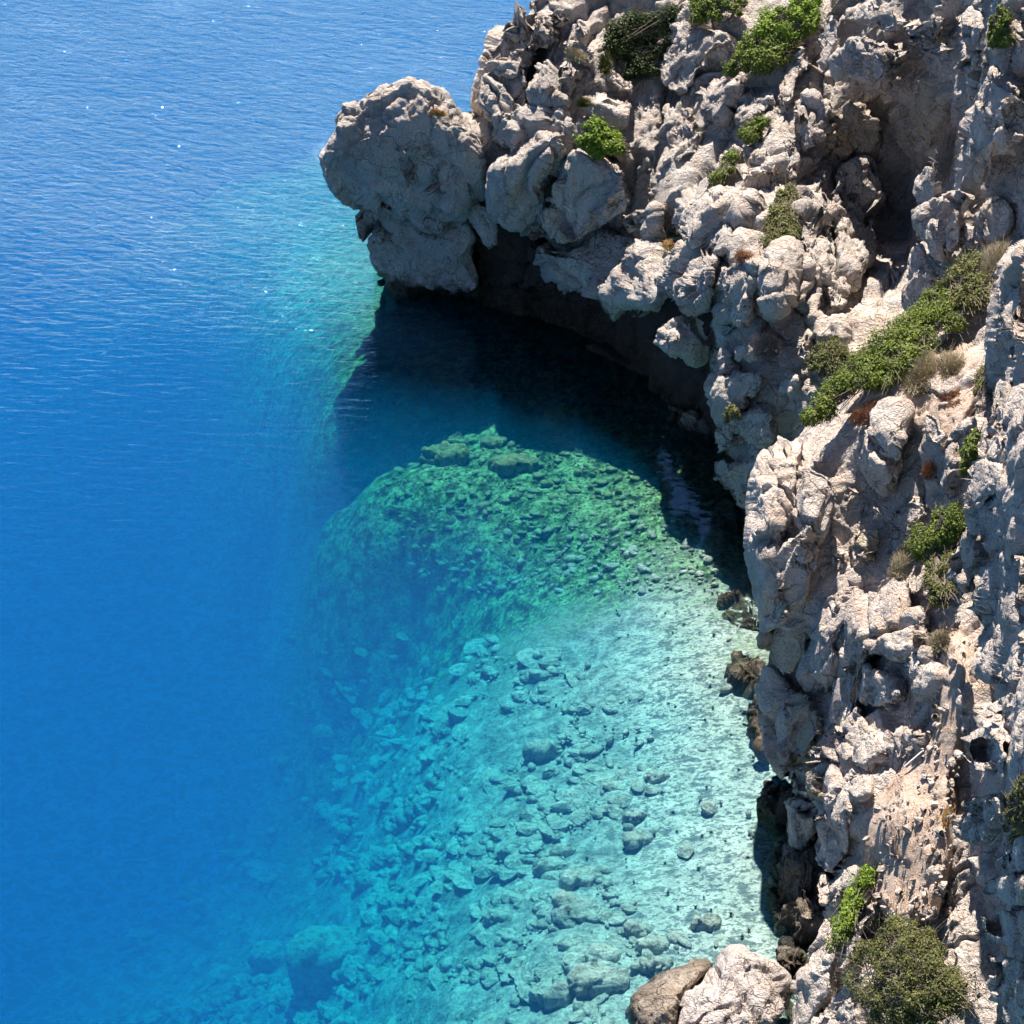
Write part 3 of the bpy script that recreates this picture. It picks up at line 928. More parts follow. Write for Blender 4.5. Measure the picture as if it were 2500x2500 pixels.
MB = [
    ([(1590, 600), (1700, 380), (1800, 350), (1960, 400), (1960, 800), (1780, 830), (1750, 950), (1640, 980), (1590, 900)], 2, dict(dY=-1.2, T=1.2)),
    ([(1700, 360), (1760, 100), (1850, -40), (1990, -40), (1990, 380), (1800, 340)], 2, dict(dY=0)),
    ([(1330, 980), (1400, 870), (1480, 880), (1520, 980), (1480, 1080), (1360, 1130)], 2, dict(dY=0)),
    ([(1320, 1200), (1360, 1100), (1560, 980), (1680, 1000), (1650, 1160), (1560, 1330), (1480, 1370), (1380, 1300)], 2, dict(dY=-.4)),
    ([(1560, 1330), (1600, 1100), (1700, 1000), (1880, 1050), (1900, 1200), (1750, 1300), (1640, 1370)], 2, dict(dY=.2)),
    ([(1310, 1590), (1320, 1350), (1370, 1270), (1450, 1330), (1490, 1440), (1440, 1580), (1380, 1640)], 2, dict(dY=-.2)),
]
for poly, k, o in MB:
    rock('rock_block', cut(poly, k), MIDR, s=1.05, mat=M_ROCKN, parent=CLIFF, **o)
PX = 0
NBK = [
    ([(1833, 1175), (1875, 1103), (1926, 1042), (1985, 1055), (1975, 1150), (1950, 1260), (1920, 1350), (1900, 1450), (1880, 1550), (1840, 1535), (1832, 1480), (1835, 1350)], PX, dict(dY=0, T=.8, back=4, strong=.7)),
    ([(1960, 1080), (2000, 1085), (2070, 1100), (2066, 1160), (2045, 1230), (2020, 1300), (2012, 1400), (1985, 1480), (1975, 1530), (1900, 1530), (1862, 1565), (1850, 1500), (1880, 1400), (1920, 1300), (1945, 1200)], PX, dict(dY=-.4, T=.9, back=4, strong=.7)),
    ([(1855, 1545), (1900, 1515), (1980, 1515), (1965, 1600), (1935, 1650), (1885, 1625), (1862, 1580)], PX, dict(dY=-.1, mat=M_TAN, strong=.6)),
    ([(1010, 1110), (1080, 980), (1150, 930), (1200, 830), (1300, 840), (1310, 960), (1340, 1080), (1310, 1250), (1230, 1300), (1170, 1330), (1060, 1230)], 3, dict(dY=-.5, T=.8)),
    ([(960, 1340), (1010, 1200), (1080, 1250), (1150, 1330), (1130, 1450), (1000, 1460), (960, 1430)], 3, dict(dY=.1)),
    ([(990, 1560), (1010, 1490), (1100, 1460), (1200, 1490), (1180, 1590), (1100, 1700), (1020, 1720)], 3, dict(dY=-.3, mat=M_TAN)),
    ([(900, 1600), (930, 1500), (990, 1560), (1010, 1660), (980, 1740), (920, 1720)], 3, dict(dY=0)),
    ([(1200, 1700), (1210, 1500), (1250, 1300), (1350, 1260), (1460, 1280), (1470, 1400), (1400, 1440), (1330, 1600), (1260, 1660)], 3, dict(dY=-.3)),
    ([(1390, 960), (1400, 870), (1500, 880), (1530, 960), (1520, 1040), (1450, 1070), (1400, 1040)], 3, dict(dY=-.5, strong=.6)),
    ([(1510, 960), (1540, 880), (1690, 880), (1700, 930), (1600, 1000), (1530, 1040)], 3, dict(dY=-.3)),
    ([(1450, 1240), (1480, 1160), (1530, 1040), (1620, 980), (1600, 1120), (1590, 1200), (1540, 1290), (1470, 1280)], 3, dict(dY=-.2)),
    ([(720, 980), (790, 800), (830, 650), (880, 520), (960, 500), (1080, 450), (1100, 520), (1060, 600), (1000, 700), (980, 780), (960, 960), (910, 1090), (830, 1050), (760, 1020)], 4, dict(dY=-.2, T=.8, strong=.7)),
    ([(910, 1090), (960, 970), (980, 780), (1060, 590), (1200, 440), (1330, 480), (1330, 640), (1250, 750), (1060, 900), (1040, 1030), (1040, 1120), (1000, 1280), (950, 1300), (900, 1220)], 4, dict(dY=-.3, T=.7)),
    ([(1040, 1100), (1050, 920), (1150, 880), (1250, 960), (1310, 1050), (1300, 1100), (1160, 1180), (1080, 1160)], 4, dict(dY=-.4)),
    ([(910, 1200), (1040, 1110), (1090, 1190), (1220, 1230), (1230, 1330), (1180, 1460), (1060, 1460), (950, 1400), (940, 1300)], 4, dict(dY=-.2)),
    ([(1230, 760), (1340, 640), (1420, 640), (1450, 760), (1370, 850), (1260, 860)], 4, dict(dY=-.4)),
    ([(1300, 920), (1320, 830), (1400, 780), (1440, 860), (1400, 960), (1330, 1000)], 4, dict(dY=-.5)),
    ([(1370, 1000), (1440, 900), (1500, 950), (1480, 1050), (1400, 1060)], 4, dict(dY=-.4)),
    ([(1220, 1350), (1260, 1240), (1400, 1260), (1420, 1340), (1330, 1420), (1250, 1430)], 4, dict(dY=-.2)),
    ([(545, 1000), (555, 840), (640, 850), (740, 960), (790, 1150), (770, 1330), (720, 1540), (660, 1590), (605, 1500), (580, 1420), (550, 1170)], 4, dict(dY=.15, T=.7, back=3, strong=.8)),
    ([(690, 990), (830, 1060), (900, 1200), (930, 1300), (830, 1300), (790, 1420), (740, 1410), (690, 1350), (700, 1150)], 4, dict(dY=.1, mat=M_TAN, strong=.8)),
    ([(780, 1420), (830, 1290), (940, 1300), (950, 1400), (930, 1440), (800, 1450)], 4, dict(dY=-.2)),
    ([(690, 1400), (790, 1440), (900, 1450), (930, 1500), (880, 1600), (830, 1640), (740, 1560), (680, 1500)], 4, dict(dY=-.1, mat=M_TAN, strong=.6)),
    ([(780, 480), (820, 440), (920, 480), (955, 580), (945, 720), (870, 725), (810, 690), (790, 580)], 5, dict(dY=.2, back=3, strong=.6)),
    ([(940, 620), (1000, 420), (1040, 370), (1100, 450), (1110, 540), (1120, 660), (1080, 760), (1000, 840), (950, 780)], 5, dict(dY=-.2)),
    ([(1100, 410), (1160, 370), (1230, 380), (1220, 440), (1150, 500), (1110, 460)], 5, dict(dY=-.1, strong=.5)),
    ([(1090, 355), (1120, 335), (1150, 355), (1120, 385)], 5, dict(dY=-.3, strong=.5)),
    ([(1010, 900), (1060, 810), (1150, 780), (1210, 800), (1180, 880), (1100, 960), (1050, 1050), (1000, 1010)], 5, dict(dY=-.3)),
    ([(950, 1000), (965, 840), (1010, 830), (1020, 900), (1000, 1010)], 5, dict(dY=.2)),
    ([(1060, 1230), (1080, 1100), (1200, 920), (1260, 900), (1250, 1000), (1180, 1060), (1140, 1150), (1120, 1400), (1060, 1380)], 5, dict(dY=-.2)),
    ([(900, 1250), (940, 1130), (1000, 1020), (1050, 1060), (1060, 1200), (1030, 1300), (930, 1330)], 5, dict(dY=.1)),
    ([(815, 1480), (850, 1330), (930, 1250), (1030, 1300), (1050, 1400), (960, 1500), (900, 1620), (820, 1600)], 5, dict(dY=.1, back=3)),
    ([(890, 1600), (950, 1480), (1060, 1380), (1130, 1400), (1180, 1480), (1150, 1640)], 5, dict(dY=-.3)),
    ([(1380, 960), (1420, 920), (1460, 950), (1440, 1010), (1390, 1000)], 5, dict(dY=-.3)),
    ([(1480, 920), (1530, 880), (1570, 900), (1540, 960), (1490, 960)], 5, dict(dY=-.3)),
    ([(1420, 1010), (1500, 980), (1560, 1010), (1500, 1070), (1430, 1080)], 5, dict(dY=-.3)),
    ([(1300, 480), (1330, 420), (1400, 450), (1420, 480), (1350, 500)], 5, dict(dY=-.2)),
    ([(1470, 800), (1500, 780), (1560, 800), (1540, 850), (1490, 850)], 5, dict(dY=-.2)),
    ([(1280, 960), (1340, 980), (1420, 1060), (1380, 1110), (1300, 1060)], 5, dict(dY=-.2)),
]
for poly, k, o in NBK:
    o = dict(o)
    rock('rock_block', poly if k == 0 else cut(poly, k), NEAR, s=1.0, mat=o.pop('mat', M_ROCKN), parent=CLIFF, **o)
RB = [
    ([(1750, 400), (1760, 280), (1932, 50), (1990, 50), (1990, 750), (1870, 650), (1830, 560), (1780, 500)], 3, dict(dY=-.3, T=.8)),
    ([(1710, 1080), (1740, 900), (1800, 700), (1860, 680), (1840, 900), (1835, 1110), (1760, 1120)], 3, dict(dY=0)),
    ([(1830, 1110), (1830, 800), (1900, 680), (1990, 700), (1990, 1180), (1850, 1200)], 3, dict(dY=-.2)),
    ([(1590, 1290), (1620, 1180), (1700, 1100), (1830, 1130), (1840, 1230), (1760, 1330), (1700, 1420), (1620, 1380)], 3, dict(dY=-.2)),
    ([(1640, 1400), (1760, 1330), (1850, 1230), (1990, 1200), (1990, 1500), (1800, 1700), (1650, 1500)], 3, dict(dY=0)),
    ([(1540, 1680), (1570, 1540), (1640, 1460), (1720, 1560), (1700, 1760), (1640, 1830), (1560, 1780)], 3, dict(dY=-.2)),
    ([(1570, 1850), (1700, 1780), (1760, 1600), (1990, 1500), (1990, 1950), (1800, 2020), (1640, 1950)], 3, dict(dY=-.1)),
    ([(1690, 800), (1720, 700), (1850, 600), (1990, 620), (1990, 1000), (1850, 1020), (1760, 980), (1680, 940)], 4, dict(dY=0)),
    ([(1690, 300), (1700, 180), (1780, 120), (1850, 180), (1840, 340), (1760, 400), (1700, 380)], 5, dict(dY=-.45, facets=8)),
    ([(1600, 610), (1640, 440), (1700, 390), (1820, 460), (1830, 600), (1800, 740), (1740, 765), (1640, 730)], 5, dict(dY=-.5, T=.6)),
    ([(1740, 120), (1800, 0), (1990, -40), (1990, 300), (1880, 340), (1830, 200)], 5, dict(dY=0)),
    ([(1830, 740), (1860, 690), (1990, 660), (1990, 830), (1850, 840)], 5, dict(dY=-.3)),
    ([(1750, 900), (1790, 840), (1890, 870), (1990, 850), (1990, 1000), (1840, 970), (1770, 950)], 5, dict(dY=-.4)),
    ([(1760, 1040), (1790, 960), (1880, 980), (1920, 1100), (1890, 1200), (1800, 1180), (1770, 1110)], 5, dict(dY=-.4)),
    ([(1890, 1000), (1990, 980), (1990, 1220), (1900, 1200), (1910, 1100)], 5, dict(dY=-.2)),
    ([(1770, 1300), (1790, 1180), (1900, 1200), (1950, 1300), (1850, 1480), (1800, 1440)], 5, dict(dY=-.4)),
    ([(1850, 1420), (1932, 1300), (1990, 1320), (1990, 1600), (1870, 1580)], 5, dict(dY=-.4)),
]
for poly, k, o in RB:
    rock('rock_block', cut(poly, k), RIGHT, s=1.0, strong=.75, mat=M_ROCKN, parent=CLIFF, **o)

# soil slope lying on the near cliff
sheet('soil_slope', [(2230, 1560), (2330, 1500), (2380, 1560), (2400, 1700), (2350, 1900), (2340, 2100), (2300, 2260), (2180, 2280), (2100, 2200), (2090, 2060), (2130, 1960), (2190, 1850), (2260, 1760)],
      NEAR, -0.3, 1.5, 4, 0.5, M_SOIL, CLIFF, 0.28, 50)
sheet('soil_slope', [(2180, 830), (2300, 860), (2440, 800), (2400, 1000), (2330, 1120), (2250, 1180), (2230, 1080), (2140, 1000), (2060, 1010), (2100, 950)], NEAR, -0.25, 1.5, 4, 0.5, M_SOIL, CLIFF, 0.6, 40)

# tidal ledges at the cliff foot
LED = [
    ([(1735, 1490), (1780, 1420), (1820, 1370), (1900, 1380), (1900, 1570), (1790, 1550), (1745, 1525)], -.3, .2, M_WET_SHADE),
    ([(1760, 1620), (1800, 1590), (1880, 1600), (1890, 1680), (1840, 1680), (1785, 1665)], -.12, .2, M_LEDGE),
    ([(1800, 1700), (1850, 1690), (1890, 1760), (1880, 1850), (1845, 1800)], -.25, .2, M_LEDGE),
    ([(1845, 1930), (1870, 1890), (1930, 1930), (1910, 2010), (1870, 1980)], .1, .5, M_WET_SHADE),
    ([(1560, 900), (1650, 940), (1760, 1060), (1790, 1120), (1700, 1080), (1600, 990)], -.05, .35, M_LEDGE),
    ([(1870, 2110), (1930, 2060), (1960, 2200), (1910, 2250), (1880, 2200)], -.1, .4, M_WET_SHADE),
    ([(1890, 2080), (1950, 2040), (2020, 2120), (2030, 2280), (1950, 2310), (1905, 2220)], .5, .9, M_LEDGE),
    ([(1880, 2330), (1930, 2290), (1980, 2360), (1950, 2420), (1890, 2390)], 0, .5, M_LEDGE),
]
for poly, zc, T, lm in LED:
    rock('tidal_ledge', poly, None, T=T, back=1.5, s=.4, strong=2.3, mat=lm, parent=CLIFF, flatz=zc)

# ------------------------------------------------------------------ boulders
rock('boulder', cut([(270, 1640), (285, 1500), (340, 1360), (430, 1300), (450, 1260), (520, 1210), (550, 1165), (600, 1165), (640, 1210), (790, 1290), (820, 1340), (815, 1560), (760, 1700), (500, 1740)], 5),
     TPS([(1700, 2400, 35.2), (1600, 2480, 34.8), (1800, 2480, 34.3), (1750, 2310, 36.3), (1750, 2600, 33.2)]), T=1.0, back=2.6, s=.75, strong=.8, mat=M_BOUL,
     label='large pale limestone boulder standing in the shallows below the cliff', category='boulder')
rock('boulder', cut([(-10, 1500), (60, 1400), (180, 1330), (300, 1260), (450, 1225), (470, 1265), (430, 1330), (360, 1420), (310, 1520), (280, 1600), (150, 1640), (40, 1600)], 5),
     TPS([(1500, 2480, 36.0), (1600, 2420, 36.3), (1720, 2340, 36.9), (1600, 2500, 35.0)]), T=.8, back=1.8, s=.7, strong=.7, mat=M_BROWN,
     label='dark brown wave-worn boulder half sunk beside the large pale boulder', category='boulder')
rock('boulder', [(1600, 815), (1615, 785), (1660, 758), (1700, 768), (1730, 800), (1738, 850), (1715, 885), (1690, 895), (1650, 862), (1610, 842)],
     TPS([(1600, 815, 66.5), (1700, 760, 67.0), (1735, 850, 66), (1650, 900, 65.5)]), T=1.2, back=4.5, s=.7, mat=M_ROCK,
     label='rounded pitted boulder wedged at the mouth of the sea cave', category='boulder')
rock('boulder', cut([(1120, 1400), (1140, 1365), (1190, 1362), (1212, 1415), (1170, 1460), (1130, 1440)], 3), NEAR, dY=-.9, T=.3, back=.5, s=.4, strong=.6, mat=M_ROCKN,
     label='small white rounded boulder perched on the cliff ledge', category='boulder')

BL = [  # px, py, width, height(px), label
    (822, 2345, 205, 120, 'largest sunken boulder, a dark dome in deep blue water at lower left'),
    (672, 2345, 120, 60, 'dim low sunken boulder left of the dark dome in deep water'),
    (1327, 1838, 100, 40, 'flat sunken boulder with dark shadow in the upper middle of the shallows'),
    (1347, 1888, 55, 30, 'small pale sunken boulder just below a flat shadowed boulder'),
    (1549, 2000, 58, 36, 'pale sunken boulder at the upper edge of the bare sand'),
    (1556, 2052, 70, 44, 'angular pale sunken boulder with dark underside on bare sand'),
    (1418, 2152, 112, 50, 'long sunken boulder with a deep dark underside left of the sand'),
    (1347, 2120, 80, 40, 'rounded sunken boulder touching the upper left of a long dark-sided boulder'),
    (1374, 2082, 62, 34, 'low sunken boulder above a pair of long boulders'),
    (1246, 2082, 58, 22, 'pale slab-like sunken boulder lying slantwise among rubble'),
    (1414, 2228, 116, 90, 'broad rough-topped sunken boulder speckled dark in the middle shallows'),
    (1226, 2244, 84, 46, 'sunken boulder with dark lower edge left of the broad rough boulder'),
    (1278, 2215, 48, 26, 'small sunken boulder between two larger ones in the middle shallows'),
    (1724, 2260, 90, 46, 'isolated sunken boulder right of the sand near the pale boulder'),
    (1404, 2310, 92, 50, 'rounded sunken boulder directly below the broad rough boulder'),
    (1596, 2312, 88, 46, 'grey sunken boulder right of centre in the lower boulder row'),
    (1562, 2276, 84, 34, 'flat sunken boulder at the top of the lower boulder row'),
    (1468, 2342, 100, 40, 'pale flat sunken boulder in the middle of the lower boulder row'),
    (1655, 2292, 52, 40, 'small upright sunken boulder at the right end of the lower boulder row'),
    (1340, 2434, 120, 50, 'wide sunken boulder near the bottom edge of the photo'),
    (1455, 2405, 150, 76, 'largest pale sunken boulder next to the brown half-sunk boulder'),
    (1603, 2362, 76, 34, 'sunken boulder close above the brown half-sunk boulder'),
    (1603, 1904, 66, 28, 'low pale sunken boulder high on the right of the shallows, apart from others'),
    (1091, 1122, 125, 50, 'largest pale-topped sunken boulder in the green cove'),
    (1054, 1004, 66, 42, 'rounded sunken boulder at the edge of the headland shadow'),
    (1253, 1145, 120, 56, 'light sunken boulder with dark shadow below it in the green cove'),
    (1128, 1084, 80, 30, 'low sunken boulder above the largest one in the green cove'),
    (1358, 1040, 90, 30, 'greenish sunken boulder nearest the cave side of the cove'),
    (973, 1026, 66, 32, 'leftmost sunken boulder in the green cove'),
    (1150, 1035, 76, 30, 'sunken boulder in the middle of the cove beside the shadow edge'),
    (1205, 1090, 70, 28, 'small sunken boulder between the larger ones of the green cove'),
]
for px, py, w, h, lab in BL:
    P, z = on_bed(px, py)
    mpp = np.linalg.norm(P - CAMP) * TANH / 1250
    a = rng.random(10) * .3 + .85
    # outline of an irregular block on the bed, in metres
    rx = w * mpp / 2
    ry = max(0.55 * rx, h * mpp / 2 * 1.05)
    m = 34
    pol, th = sphere_grid(m)
    sr, sz = np.sin(pol), np.cos(pol)
    q = 3.2
    nn = (sr ** q + np.abs(sz) ** q) ** (1 / q); sr = sr / nn; sz = sz / nn
    hz = 0.8 * rx if w > 150 else 0.62 * rx
    Q = np.stack([P[0] + rx * sr * np.cos(th), P[1] + ry * sr * np.sin(th), z + hz * sz], -1)
    N = grid_normals(Q)
    if (N * (Q - Q.reshape(-1, 3).mean(0))).sum() < 0:
        N = -N
    ss = float(np.clip(rx, .25, 1.2))
    Q = Q + N * rock_disp(Q.reshape(-1, 3) + 50, .75 * ss, 1.0).reshape(m, m)[..., None]
    me = mk_mesh('boulder', Q.reshape(-1, 3), grid_faces(m, m))
    link('sunken_boulder', me, M_STONE, label=lab, category='boulder', group='boulders lying on the seabed')


def pebble(seed, n=6):
    r = np.random.default_rng(seed)
    pol, th = sphere_grid(n)
    d = np.stack([np.sin(pol) * np.cos(th), np.sin(pol) * np.sin(th), np.cos(pol)], -1).reshape(-1, 3)
    for _ in range(9):
        v = r.normal(size=3); v /= np.linalg.norm(v)
        c = .62 + .3 * r.random()
        t = d @ v
        d = d - v * np.clip(t - c, 0, None)[:, None]
    return d, grid_faces(n, n)


PEB = [pebble(i, 6) for i in range(8)]
PEBM = []
for v, f in PEB:
    me = mk_mesh('stone', v, f, False); me.materials.append(M_STONE); PEBM.append(me)

# individual stones of the shallows (largest ones), then the countless rest
SAND = [(1480, 2090), (1600, 1960), (1760, 2020), (1880, 2080), (1850, 2180), (1700, 2230), (1560, 2200), (1480, 2150)]
RUB = [(850, 1800), (1050, 1640), (1300, 1560), (1500, 1640), (1640, 1780), (1600, 1960), (1500, 2120), (1560, 2240), (1700, 2300), (1520, 2380), (1450, 2560), (300, 2560), (420, 2420), (760, 2380), (900, 2250), (760, 2050)]
spots = []
while len(spots) < 3200:
    px, py = rng.uniform(300, 1850), rng.uniform(1540, 2560)
    if not inside(RUB, np.array([px]), np.array([py]))[0]:
        if rng.random() > .12:
            continue
    if inside(SAND, np.array([px]), np.array([py]))[0] and rng.random() > .06:
        continue
    if px > 1450 and rng.random() > .5:
        continue
    if gnoise(np.array([[px / 110, py / 70, 3.3]]))[0] + .28 < rng.random() * .5:
        continue
    spots.append((px, py, 6 + 50 * rng.random() ** 4.0))
while len(spots) < 5000:
    px, py = rng.uniform(820, 1760), rng.uniform(930, 1450)
    if px > 1800 or px < 815 + (py - 1000) * .5:
        continue
    spots.append((px, py, 5 + 24 * rng.random() ** 3.5))
sp = np.array(spots)
zz = np.zeros(len(sp))
for _ in range(12):
    Pb = at_z(sp[:, 0], sp[:, 1], zz)
    zz = .5 * zz - .5 * depth_xy(Pb[:, 0], Pb[:, 1])
mpp = np.linalg.norm(Pb - CAMP, axis=1) * TANH / 1250
rad = sp[:, 2] * mpp / 2 * 1.25
order = np.argsort(-sp[:, 2])
keep = Pb[:, 2] < -0.15
VV, FF, base = [], [], 0
cnt = 0
for i in order:
    if not keep[i]:
        continue
    sc = np.array([rad[i] * rng.uniform(.8, 1.7), rad[i] * rng.uniform(.6, 1.1), rad[i] * rng.uniform(.3, .9)])
    an = rng.uniform(0, 6.28)
    pos = (Pb[i, 0], Pb[i, 1], Pb[i, 2] - .25 * sc[2] + .06)
    if cnt < 285:
        o = link('stone', PEBM[cnt % 8], None, BED)
        o.location = pos; o.scale = sc; o.rotation_euler = (rng.uniform(-.3, .3), rng.uniform(-.3, .3), an)
        cnt += 1
    else:
        v, f = PEB[rng.integers(8)]
        v = v * sc
        c, s_ = math.cos(an), math.sin(an)
        v = np.stack([v[:, 0] * c - v[:, 1] * s_, v[:, 0] * s_ + v[:, 1] * c, v[:, 2]], 1) + pos
        VV.append(v); FF.append(f + base); base += len(v)
link('seabed_rubble', mk_mesh('seabed_rubble', np.concatenate(VV), np.concatenate(FF), True), M_STONE, BED, kind='stuff')

# sea urchins: small black spiny balls dotted over the shallows
VV, FF, base = [], [], 0
for i in range(130):
    if i < 90:
        px, py = rng.uniform(1380, 1840), rng.uniform(1600, 2330)
    else:
        px, py = rng.uniform(1500, 1760), rng.uniform(1250, 1560)
    P, z = on_bed(px, py)
    if z > -.15:
        continue
    r = rng.uniform(.035, .085)
    k = 12
    d = rng.normal(size=(k, 3)); d /= np.linalg.norm(d, axis=1)[:, None]; d[:, 2] = np.abs(d[:, 2])
    v0, f0 = PEB[i % 8]
    v = v0 * r * .8 + np.array([P[0], P[1], z + r * .6])
    VV.append(v); FF.append(f0 + base); base += len(v)
    for q in d:
        t = np.cross(q, (0, 0, 1.)); t /= np.linalg.norm(t) + 1e-6
        c0 = np.array([P[0], P[1], z + r * .6])
        VV.append(np.array([c0 + t * r * .12, c0 - t * r * .12, c0 + q * r * 1.6, c0 + q * r * 1.6 + t * .004])); FF.append(np.array([[0, 1, 2, 3]]) + base); base += 4
link('sea_urchins', mk_mesh('sea_urchins', np.concatenate(VV), np.concatenate(FF), False), M_URCH, kind='stuff',
     label='black sea urchins dotted over the pale shallow seabed', category='urchins')


# ------------------------------------------------------------------ plants
def plant_points(poly, surf, dY, T, n, shell=.55, clumps=26, seed=0):
    r = np.random.default_rng(seed)
    P2 = chaikin(poly, 1)
    lo, hi = P2.min(0), P2.max(0)
    cx, cyy = [], []
    while len(cx) < clumps:
        x, y = r.uniform(lo, hi)
        if inside(P2, np.array([x]), np.array([y]))[0]:
            cx.append(x); cyy.append(y)
    cx = np.array(cx); cyy = np.array(cyy)
    e = edge_dist(P2, cx, cyy); em = max(e.max(), 1e-6)
    ch = np.sqrt(np.clip(e / em, .05, 1)) * T * r.uniform(.65, 1.1, clumps)
    cr = np.sqrt((hi - lo).prod() / clumps) * r.uniform(.5, 1.25, clumps)
    Y = surf(cx, cyy) + dY
    C = at_Y(cx, cyy, Y)
    ray = C - CAMP; dist = np.linalg.norm(ray, axis=1); ray /= dist[:, None]
    mpp = dist * TANH / 1250
    C = C - ray * ch[:, None] * .75
    k = r.integers(0, clumps, n)
    d = r.normal(size=(n, 3)); d /= np.linalg.norm(d, axis=1)[:, None]
    rr = (shell + (1 - shell) * r.random(n)) ** .7
    rr = np.where(r.random(n) < .14, rr * r.uniform(1.0, 1.6, n), rr)
    R = (cr * mpp)[k]
    Q = C[k] + d * (R * rr)[:, None]
    return Q, d, C, mpp.mean(), r


def leaves_mesh(name, Q, d, size, r, long=1.7):
    n = len(Q)
    up = d + .55 * r.normal(size=(n, 3)) + np.array([0, 0, .5]); up /= np.linalg.norm(up, axis=1)[:, None]
    t = np.cross(up, r.normal(size=(n, 3))); t /= np.linalg.norm(t, axis=1)[:, None] + 1e-9
    b = np.cross(up, t)
    s = size * r.uniform(.6, 1.3, n)[:, None]
    V = np.stack([Q - t * s * long * .5, Q + b * s * .5, Q + t * s * long * .5, Q - b * s * .5], 1).reshape(-1, 3)
    return mk_mesh(name, V, np.arange(4 * n).reshape(n, 4), False)


def tubes(name, A, B, ra, rb):
    """tapered three-sided twigs from A to B"""
    A = np.asarray(A); B = np.asarray(B)
    n = len(A)
    d = B - A; d /= np.linalg.norm(d, axis=1)[:, None] + 1e-9
    t = np.cross(d, np.array([.3, .2, .93])); t /= np.linalg.norm(t, axis=1)[:, None] + 1e-9
    b = np.cross(d, t)
    V = []
    for k in range(3):
        a = k * 2.0944
        o = math.cos(a) * t + math.sin(a) * b
        V += [A + o * ra, B + o * rb]
    V = np.stack(V, 1).reshape(-1, 3)
    i = np.arange(n)[:, None] * 6
    f = np.concatenate([i + np.array([[0, 2, 3, 1]]), i + np.array([[2, 4, 5, 3]]), i + np.array([[4, 0, 1, 5]])], 1).reshape(-1, 4)
    return mk_mesh(name, V, f, False)


SEED = [100]


def shrub(poly, surf, label, bare=320, dY=-.3, T=.8, n=4500, leaf=.085, mat=None, clumps=26, group='green shrubs clinging to the cliff', cat='shrub', name='shrub'):
    SEED[0] += 1
    n = int(n * 1.9); leaf = leaf * .72; clumps = int(clumps * 2.2)
    Q, d, C, mpp, r = plant_points(poly, surf, dY, T, n, shell=.35, clumps=clumps, seed=SEED[0])
    foot = C.mean(0); ray = foot - CAMP; ray /= np.linalg.norm(ray)
    foot = foot + ray * T * 1.1 - np.array([0, 0, .2 * T])
    root = bpy.data.objects.new(name, None); COL.objects.link(root)
    root.location = foot
    root['label'] = label; root['category'] = cat; root['group'] = group
    link('foliage', leaves_mesh('foliage', Q - foot, d, leaf, r), mat or M_LEAF, root)
    pick = r.integers(0, len(Q), bare)
    k = r.integers(0, len(C), bare)
    A = np.concatenate([np.repeat(np.zeros((1, 3)), len(C), 0), C[k] - foot]); B = np.concatenate([(C - foot) * .8, Q[pick] - foot + (Q[pick] - C[k]) * .25])
    link('branches', tubes('branches', A, B, .02, .006), M_BARK, root)
    return root


def tuft(poly, surf, label, dY=-.1, T=.6, n=900, mat=None, thick=.008, group='dry tufts on the cliff', cat='dry bush', name='dry_bush', spread=.8, leafy=0):
    SEED[0] += 1
    r = np.random.default_rng(SEED[0])
    n = int(n * .55); thick = thick * 1.5
    P2 = chaikin(poly, 1); c = centroid(P2); lo, hi = P2.min(0), P2.max(0)
    ext = hi - lo
    px = r.normal(c[0], ext[0] * .16, n); py = np.minimum(r.normal(c[1] + ext[1] * .18, ext[1] * .10, n), hi[1])
    A = at_Y(px, py, surf(px, py) + dY)
    tx = r.uniform(lo[0], hi[0], n); ty = r.uniform(lo[1], hi[1], n)
    ok = inside(P2, tx, ty)
    A, tx, ty, px, py = A[ok], tx[ok], ty[ok], px[ok], py[ok]
    B = at_Y(tx, ty, surf(tx, ty) + dY)
    ray = B - CAMP; ray /= np.linalg.norm(ray, axis=1)[:, None]
    e = np.clip(edge_dist(P2, tx, ty) / (ext.min() * .5), 0, 1)
    B = B - ray * (T * np.sqrt(e) * r.uniform(.5, 1.1, len(B)))[:, None]
    foot = A.mean(0)
    root = bpy.data.objects.new(name, None); COL.objects.link(root)
    root.location = foot
    root['label'] = label; root['category'] = cat; root['group'] = group
    mid = A + (B - A) * r.uniform(.35, .7, len(A))[:, None]
    m2 = mid + (B - mid) * 1.0 + r.normal(size=B.shape) * .06
    link('stems', tubes('stems', A - foot, B - foot, thick, thick * .4), mat or M_DRY, root)
    side = mid + (B - A) * .35 + r.normal(size=B.shape) * .14 * np.linalg.norm(B - A, axis=1)[:, None]
    link('twigs', tubes('twigs', mid - foot, side - foot, thick * .7, thick * .3), mat or M_DRY, root)
    return root


shrub([(1955, 1035), (2000, 970), (2060, 905), (2110, 860), (2140, 900), (2120, 950), (2085, 940), (2010, 1020)], NEAR, 'lowest tip of the long diagonal band of green shrubs on the ridge', dY=-.3, T=.8, n=6500, leaf=.07, mat=M_LEAF)
shrub([(2085, 890), (2160, 800), (2230, 745), (2270, 800), (2250, 870), (2180, 945), (2120, 968), (2110, 930)], NEAR, 'middle of the diagonal shrub band, left of the tan dry bush', dY=-.4, T=.9, n=8500, leaf=.07)
shrub([(2215, 760), (2290, 690), (2350, 720), (2350, 790), (2290, 830), (2240, 840)], NEAR, 'green shrub above the tan dry bush on the ridge', dY=-.3, T=.8, n=6000, leaf=.07)
shrub([(2280, 700), (2340, 640), (2400, 615), (2425, 680), (2410, 740), (2350, 770)], NEAR, 'dark green shrub at the upper end of the diagonal band below the tan grass', dY=-.4, T=.8, n=6000, leaf=.07, mat=M_LEAFD)
